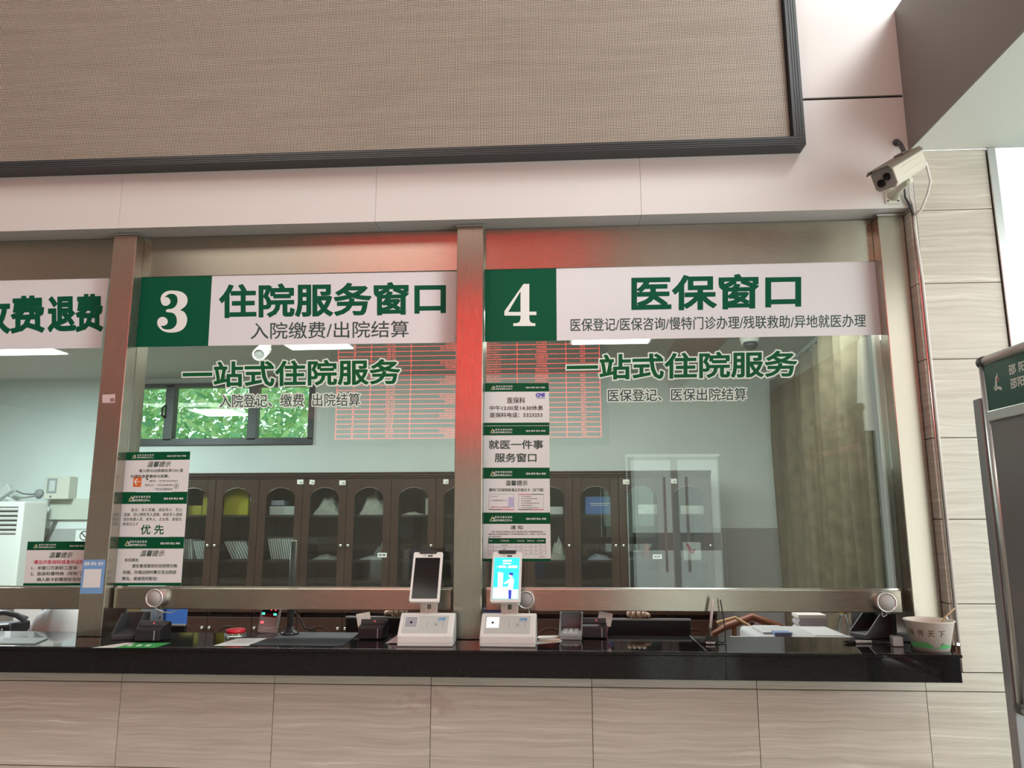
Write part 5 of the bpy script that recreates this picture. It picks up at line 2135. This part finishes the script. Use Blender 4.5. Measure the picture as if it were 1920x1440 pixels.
ym = .30
monitor(X(650, 1157, ym), X(852, 1157, ym), Z(700, 1155, ym), ym, 'black monitor seen from behind, left of the middle steel post')
monitor(X(1105, 1160, ym), X(1294, 1160, ym), Z(1200, 1159, ym), ym, 'black monitor seen from behind, right of the grey hooded keypad')
monitor(X(302, 1171, ym), X(350, 1171, ym), Z(330, 1170, ym), ym, 'small low black screen beside the blue carton')


def carton(px0, px1, pyt, y, d, m, label, cat='box', name='carton'):
    x0, x1 = X(px0, pyt, y), X(px1, pyt, y)
    z1 = Z((px0 + px1) / 2, pyt, y)
    b = MB()
    b.box(x0, x1, y, y + d, DZ + .0005, z1, m)
    o = b.build(name, bev=.003)
    return tag(o, label, cat), (x0, x1, DZ, z1)


carton(228, 266, 1141, .62, .2, mat('kraft_card', (.46, .33, .17), .7), 'brown cardboard carton behind the left hooded keypad')
o, q = carton(292, 313, 1141, .45, .2, mat('carton_blue', (.05, .17, .60), .5), 'blue and white printed carton behind the left card reader')
b = MB()
b.box(q[0], q[0] + (q[1] - q[0]) * .70, .447, .4495, 1.0, q[3] - .004, mat('lilac_white_print', (.66, .66, .78), .5))
b.build('white_panel', o)
b = MB()
letter(b, '口罩', q[0] + .006, q[0] + .03, 1.09, 1.105, TXTD, onwall(.4465), res=1)
b.build('lettering', o)
carton(265, 291, 1141, .50, .18, PAPER, 'plain white upright folder left of the blue carton', 'folder', 'folder')
carton(905, 965, 1142, .34, .04, mat('violet_blue_card', (.16, .16, .50), .4), 'violet-blue card box behind the lit terminal', 'box', 'card_box')
carton(0, 27, 1141, .6, .2, PAPER, 'white carton at the left edge behind the glass', 'box', 'carton')
carton(195, 227, 1136, .2, .05, DPLAST, 'dark grey cabinet side panel just inside the left steel post', 'panel', 'side_panel')

# telephone at the far left
x, z = U(14, 1158, .45)
t = thing('telephone', 'black telephone with a white curled cord at the left edge', 'telephone', (x, .45, DZ))
b = MB()
b.prism([(-.10, 0), (.07, 0), (.07, .12), (.05, z - DZ - .02), (-.10, z - DZ - .03)], .40, .54, 'y', KPLAST, tf=Matrix.Translation((x, 0, DZ + .0005)))
b.build('body', t, bev=.01)
b = MB()
b.tube([(x - .10, .44, z + .003), (x - .05, .43, z + .022), (x, .43, z + .024), (x + .05, .44, z + .012), (x + .085, .46, z - .012)], [.016, .012, .011, .012, .016], DPLAST, 14)
b.build('handset', t)
b = MB()
pts_ = []
for i in range(50):
    a = i * .8
    pts_.append((x - .16 + i * .0045, .34 + .010 * math.cos(a), z - .045 + .010 * math.sin(a)))
b.tube(pts_, .0035, WPLAST, 6)
b.build('curled_cord', t)

# heap of white cloth
cx, cz = U(90, 1186, .38)
b = MB()
nu, nv = 28, 12
vs, fs = [], []
hx = (X(146, 1180, .38) - X(36, 1180, .38)) / 2
hz = Z(96, 1128, .34) - DZ
for j in range(nv + 1):
    for i in range(nu + 1):
        u, v = i / nu * 2 - 1, j / nv * 2 - 1
        rad = min(1.0, (abs(u) ** 2.4 + abs(v) ** 2.4) ** (1 / 2.4))
        hgt = math.sqrt(max(0, 1 - rad ** 2.2)) if rad < 1 else 0
        skew = 1 + .18 * u
        fold = .012 * math.sin(5 * math.hypot(u + .55, (hgt - .55) * 1.2) * PI) * (1 if u < .1 else .25)
        vs.append((cx + hx * u, .42 + .16 * v + fold * (-1 if v < 0 else 0), DZ + .001 + hz * hgt ** .8 * skew * .97))
for j in range(nv):
    for i in range(nu):
        a = j * (nu + 1) + i
        fs.append((a, a + 1, a + nu + 2, a + nu + 1))
b.add(vs, fs, mat('white_cotton', (.82, .83, .85), .85), True)
o = b.build('white_cloth')
tag(o, 'rounded heap of white cloth behind the counter, left of the left steel post', 'cloth')
flat('glass_tray', [(0, 1208), (66, 1208), (90, 1198), (8, 1198)], mat('pale_green_sheet', (.30, .38, .33), .2), 'pale greenish sheet lying on the counter at the left edge', 'sheet', th=.004)

# tissue and papers
x, y = on(742, 1207)
b = MB()
vs = [(x - .04, y, CT + .001), (x - .015, y - .006, CT + .003), (x + .02, y, CT + .002), (x - .01, y + .03, CT + .020), (x + .02, y + .045, CT + .045), (x + .03, y + .06, CT + .002), (x - .03, y + .04, CT + .002)]
b.add(vs, [(0, 1, 3), (1, 2, 4, 3), (0, 3, 6), (3, 4, 5, 6), (2, 5, 4), (0, 6, 5, 2, 1)], mat('pinkish_tissue', (.60, .53, .56), .8))
tag(b.build('tissue'), 'crumpled pinkish tissue against the dark-screened terminal', 'tissue')
for nm, pix, m, lab, lf in (('paper_slip', [(1004, 1208), (1052, 1204), (1054, 1200), (1006, 1203)], PAPER, 'white paper slip lowest in the small pile right of the lit terminal', 0),
                            ('paper_slip', [(1003, 1203), (1042, 1206), (1056, 1197), (1020, 1196)], mat('peach_paper', (.66, .48, .36), .6), 'peach-coloured slip in the small pile right of the lit terminal', .0015),
                            ('paper_slip', [(1003, 1202), (1036, 1201), (1058, 1193), (1010, 1194)], PAPER2, 'cream slip on top of the small pile right of the lit terminal', .003)):
    flat(nm, pix, m, lab, 'paper', lift=lf)
p0, p1 = on(1004, 1202.5), on(1058, 1196)
b = MB()
b.tube([(p0[0], p0[1], CT + .008), (p1[0], p1[1], CT + .008), (p1[0] + .008, p1[1] + .003, CT + .008)], [.004, .004, .001], WPLAST, 10)
o = tag(b.build('pen'), 'white pen lying across the small paper pile', 'pen')
b = MB()
b.tube([(p0[0] - .004, p0[1], CT + .008), (p0[0] + .012, p0[1] + .001, CT + .008)], .0046, KPLAST, 10)
b.build('cap', o)
x, y = on(1141, 1190)
b = MB()
n = 24
vs, fs = [], []
for i in range(n):
    a = 2 * PI * i / n
    for k in range(8):
        q = 2 * PI * k / 8
        r = .0085 + .003 * math.cos(q)
        vs.append((x + r * math.cos(a), y + .0 + .003 * math.sin(q), CT + .042 + r * .8 * math.sin(a)))
for i in range(n):
    for k in range(8):
        fs.append((i * 8 + k, ((i + 1) % n) * 8 + k, ((i + 1) % n) * 8 + (k + 1) % 8, i * 8 + (k + 1) % 8))
b.add(vs, fs, mat('pink_rubber', (.75, .15, .22), .5), True)
b.tube([(x, y, CT + .034), (x - .004, y + .004, CT + .016), (x - .006, y + .006, CT + .0005)], .002, mat('pink_rubber', (.75, .15, .22), .5), 8)
tag(b.build('key_ring_tag'), 'tiny pink ring on a stalk beside the pale card', 'tag')

# pen on a corded stand
x, y = on(1329, 1206)
t = thing('desk_pen', 'white and black pen upright in a round corded holder, right of the monitor back', 'pen', (x, y, CT))
b = MB()
b.lathe([(0, 0), (.032, 0), (.033, .004), (.028, .010), (.012, .016), (.010, .026), (0, .026)], KPLAST, (0, 0, 0), 'z', 28)
b.build('holder', t, local=True)
b = MB()
letter(b, '银行专用', -.016, .016, .004, .011, TXTW, lambda u, v, l=0.0: (u, -math.sqrt(.033 ** 2 - u * u) - .0006, v - .001), res=1, bold=.05)
b.build('lettering', t, local=True)
b = MB()
b.tube([(.002, 0, .020), (.010, .010, .052)], [.003, .0055], DPLAST, 12)
b.build('grip', t, local=True)
b = MB()
b.tube([(.010, .010, .052), (.028, .032, .150), (.030, .034, .158)], [.0055, .0055, .003], WPLAST, 12)
b.build('barrel', t, local=True)
b = MB()
b.tube([(.034, .0, .006), (.05, -.004, .003), (.062, .004, .004), (.068, .03, .05), (.060, .05, .15)], .0022, KPLAST, 8)
b.build('cord', t, local=True)

# printer on the inner desk, documents, bottle
yp = .42
x0, x1 = X(1395, 1175, yp), X(1600, 1175, yp)
zp = Z(1450, 1174, yp + .30)
t = thing('printer', 'light grey low printer behind the right part of the counter', 'printer', ((x0 + x1) / 2, yp, DZ))
b = MB()
b.box(x0 + .05, x1, yp, yp + .32, DZ + .0005, zp, GPLAST)
b.build('case', t, bev=.02, seg=4)
b = MB()
b.box(x0 + .09, x0 + .22, yp + .05, yp + .25, zp - .004, zp + .012, GPLAST)
b.build('top_cover', t, bev=.008)
b = MB()
b.box(x0 + .13, x0 + .20, yp + .01, yp + .07, zp + .0005, zp + .0135, mat('blue_label', (.20, .30, .52), .4))
b.build('label', t)
b = MB()
b.box(x0 - .02, x0 + .07, yp - .02, yp + .2, zp - .045, zp - .03, GPLAST)
b.build('paper_tray', t, bev=.004)
b = MB()
b.box(x0 + .30, x1 - .03, yp + .02, yp + .25, zp + .0005, zp + .002, mat('pale_grey_form', (.58, .60, .58), .6))
tag(b.build('form_sheet'), 'pale printed form lying on the grey printer', 'paper')
yd = .85
x0, x1 = X(1497, 1160, yd), X(1552, 1160, yd)
b = MB()
zt_ = Z(1525, 1153, yd)
for k in range(5):
    b.box(x0 + .006 * (k % 2), x1 - .004 * (k % 3), yd, yd + .1, zt_ - .075 + k * .015, zt_ - .0605 + k * .015, PAPER2 if k in (0, 4) else mat('greyish_paper', (.46, .44, .47), .6))
b.box(x0, x1, yd, yd + .1, DZ, zt_ - .075, DKWOOD2)
tag(b.build('document_stack'), 'stack of papers on a dark box behind the printer', 'papers')
yb_ = .62
x, z = U(1583, 1176, yb_)
t = thing('water_bottle', 'clear plastic bottle with a white label behind the hooded keypad', 'bottle', (x, yb_, DZ))
b = MB()
zz = Z(1583, 1150, yb_) - DZ
b.lathe([(0, 0.0005), (.034, 0.0005), (.036, .02), (.036, zz * .75), (.030, zz * .85), (.014, zz * .97), (.013, zz), (0, zz)], CLEAR, (0, 0, 0), 'z', 28)
b.build('bottle_body', t, local=True)
b = MB()
b.lathe([(.0365, zz * .55), (.0368, zz * .55), (.0368, zz * .72), (.0365, zz * .72)], PAPER, (0, 0, 0), 'z', 28)
b.build('label_band', t, local=True)
b = MB()
b.lathe([(0, zz), (.015, zz), (.015, zz + .018), (0, zz + .018)], mat('yellow_cap', (.75, .58, .05), .4), (0, 0, 0), 'z', 20)
b.build('cap', t, local=True)
carton(1636, 1690, 1150, .45, .25, KPLAST, 'black box behind the right steel post', 'box', 'black_box')
b = MB()
q0, q1 = on(1580, 1206.5), on(1634, 1206.5)
b.tube([(q0[0], q0[1], CT + .006), (q0[0] + .014, q0[1], CT + .006)], [.001, .005], KPLAST, 12)
o = b.build('pen_lying')
o.name = 'corded_pen'
tag(o, 'clear pen with black grip lying near the paper bowl', 'pen')
b = MB()
b.tube([(q0[0] + .014, q0[1], CT + .006), (q0[0] + .045, q0[1], CT + .006)], .0055, KPLAST, 12)
b.build('grip', o)
b = MB()
b.tube([(q0[0] + .045, q0[1], CT + .006), (q1[0], q1[1], CT + .006)], .0055, mat('pale_barrel', (.68, .74, .74), .2), 12)
b.build('barrel', o)
b = MB()
b.tube([(q1[0], q1[1], CT + .006), (q1[0] + .04, q1[1] - .02, CT + .004), (q1[0] + .08, q1[1] + .01, CT + .004), (q1[0] + .10, q1[1] + .06, CT + .004)], .0025, KPLAST, 8)
b.build('cord', o)
x, y = on(1685, 1213)
b = MB()
b.box(-.018, .018, 0, .04, .0, .034, mat('silver_box', (.55, .57, .58), .3, .3), tf=Matrix.Translation((x, y, CT + .0004)) @ Matrix.Rotation(-.15, 4, 'Z'))
o = tag(b.build('small_box', bev=.003), 'small silver-white block between the pen and the paper bowl', 'block')
x, y = on(1690, 1207)
b = MB()
b.box(.012, .05, .03, .07, .0, .03, KPLAST, tf=Matrix.Translation((x, y, CT + .0004)))
tag(b.build('black_holder', bev=.004), 'small black holder beside the silver-white block', 'holder')

# paper bowl with a wooden stick
x, y = on(1760, 1224)
x += .002
y += .055
t = thing('paper_bowl', 'white paper food bowl with printed green hills, at the right end of the counter', 'bowl', (x, y, CT + .0005))
R0, R1, HB = .057, .079, .098
b = MB()
b.lathe([(0, .006), (R0 - .002, .006), (R0 - .002, 0), (R0, 0), (R1, HB), (R1 + .003, HB + .001), (R1 + .003, HB + .004), (R1 - .002, HB + .004), (R1 - .002, HB - .002), (R0 + .002, .010), (0, .010)], mat('bowl_paper', (.80, .75, .68), .45), (0, 0, 0), 'z', 48)
b.build('bowl_body', t, local=True)
rb = lambda v: R0 + (R1 - R0) * v / HB + .0006
onb = lambda u, v, l=0.0: (rb(v) * math.sin(u / .068 ) + l * 0, -rb(v) * math.cos(u / .068), v)
b = MB()
HG = mat('hill_green_print', (.10, .42, .14), .5)
N = 60
for i in range(N):
    u0, u1 = -.16 + .32 * i / N, -.16 + .32 * (i + 1) / N
    hill = lambda u: .016 + .017 * max(0, math.cos((u + .055) * 40)) + .012 * max(0, math.cos((u - .028) * 48)) + .002 * math.sin(u * 130)
    b.add([onb(u0, .013), onb(u1, .013), onb(u1, max(.0135, hill(u1))), onb(u0, max(.0135, hill(u0)))], [(0, 1, 2, 3)], HG)
b.add([onb(.004, .026), onb(.009, .029), onb(.015, .034), (onb(.010, .025))], [(0, 1, 2, 3)], TXTN)
b.build('hill_print', t, local=True)
b = MB()
BRN = mat('brown_print', (.16, .12, .07), .5)
for k, s in enumerate(('味', '传', '天', '下')):
    u = -.098 + k * .0315
    letter(b, s, u, u + .019, .052, .073, BRN, onb, bold=.02, res=2)
letter(b, '享', .078, .090, .058, .068, LEAFG, onb, res=1)
b.build('lettering', t, local=True)
b = MB()
b.tube([(.005, .03, .012), (.056, .0, HB + .012), (.088, -.012, HB + .045)], .0028, mat('bamboo', (.58, .43, .25), .6), 8)
b.build('wooden_stick', t, local=True)
b = MB()
b.lathe([(0, -.004), (.006, -.004), (.007, 0), (.006, .004), (0, .004)], PAPER, (.062, .002, HB + .008), 'x', 14)
b.build('stick_end', t, local=True)

# wooden chair inside the office
xc, zc = U(1398, 1160, 1.6)
t = thing('wooden_chair', 'reddish brown wooden chair inside the office, left of the printer', 'chair', (xc, 1.7, 0))
CW_ = mat('chair_wood', (.17, .06, .03), .4)
b = MB()
b.box(-.23, .23, -.22, .22, .42, .46, CW_)
b.build('seat', t, local=True, bev=.01)
for sx in (-1, 1):
    for sy in (-1, 1):
        b = MB()
        b.tube([(sx * .20, sy * .19, .42), (sx * .21, sy * .20, 0)], [.02, .015], CW_)
        b.build('leg', t, local=True)
b = MB()
b.tube([(-.22, -.20, .46), (-.21, -.24, .90), (-.14, -.25, zc - .02), (0, -.255, zc + .03), (.14, -.25, zc - .02), (.21, -.24, .90), (.22, -.20, .46)], .022, CW_, 12)
b.build('back_frame', t, local=True)
for xx in (-.10, 0, .10):
    b = MB()
    b.tube([(xx, -.20, .46), (xx, -.25, zc - .0)], .012, CW_)
    b.build('back_spindle', t, local=True)
b = MB()
b.tube([(-.20, -.27, zc + .0), (-.10, -.285, zc + .03), (.0, -.285, zc - .03), (.06, -.285, zc - .01), (.02, -.285, zc - .10)], .008, mat('rope_tan', (.45, .30, .16), .8))
b.build('rope', t, local=True)

# ------------------------------------------------------------------ hands of the staff resting on the monitors
SKIN = mat('skin', (.62, .40, .29), .5)
SLEEVE = mat('dark_sleeve', (.012, .012, .016), .8)


def skin_mesh(name, verts, edges, radii, m, parent, sub=2):
    me = bpy.data.meshes.new(name)
    me.from_pydata(verts, edges, [])
    me.materials.append(m)
    o = bpy.data.objects.new(name, me)
    COL.objects.link(o)
    o.parent = parent
    sk = o.modifiers.new('skin', 'SKIN')
    for i, r in enumerate(radii):
        me.skin_vertices[0].data[i].radius = r if isinstance(r, tuple) else (r, r)
    me.skin_vertices[0].data[0].use_root = True
    sk.use_smooth_shade = True
    s = o.modifiers.new('subsurf', 'SUBSURF')
    s.levels = s.render_levels = sub
    return o


def person_hand(x, y, z, rz, label, mirror=1):
    """forearm rising from behind the monitor, hand bent over its top edge, four fingers curled forward, thumb at the side"""
    t = thing('person', label, 'person', (x, y, z), (0, 0, rz))
    M_ = mirror
    V, E, Rd = [], [], []

    def v(p, r):
        V.append((p[0] * M_, p[1], p[2]))
        Rd.append(r)
        return len(V) - 1
    w0 = v((.0, .075, -.015), (.026, .020))
    w1 = v((.0, .045, .012), (.034, .016))
    w2 = v((.0, .012, .020), (.038, .014))
    E.extend([(w0, w1), (w1, w2)])
    fa = v((.004, .14, -.07), (.030, .028))
    E.append((w0, fa))
    skin_mesh('palm', V, E, Rd, SKIN, t)
    for k, (fx, L1, L2) in enumerate(((-.030, .026, .022), (-.010, .030, .025), (.011, .028, .024), (.030, .022, .018))):
        vs_ = [(fx * M_ * .8, .018, .018), (fx * M_, -.008, .021), (fx * M_ * 1.05, -.010 - L1 * .6, .014), (fx * M_ * 1.06, -.012 - L1 * .75, .006 - L2 * .15)]
        skin_mesh('finger', vs_, [(0, 1), (1, 2), (2, 3)], [.0095, .009, .0085, .007], SKIN, t, 2)
    skin_mesh('thumb', [(-.028 * M_, .045, .008), (-.046 * M_, .020, .008), (-.052 * M_, .000, .006), (-.046 * M_, -.014, .008)], [(0, 1), (1, 2), (2, 3)], [.012, .0105, .009, .007], SKIN, t, 2)
    skin_mesh('sleeve', [(.004 * M_, .125, -.055), (.010 * M_, .20, -.15), (.04 * M_, .30, -.24), (.10 * M_, .46, -.10)], [(0, 1), (1, 2), (2, 3)], [.036, .045, .055, .065], SLEEVE, t, 2)
    return t


person_hand(X(746, 1152, ym), ym + .002, Z(746, 1155, ym) + .006, .25, 'person with a dark sleeve resting a hand over the monitor beside the dark-screened terminal')
person_hand(X(1193, 1154, ym), ym + .002, Z(1193, 1159, ym) + .004, -.1, 'person with a dark sleeve resting a hand over the monitor right of the grey keypad', -1)
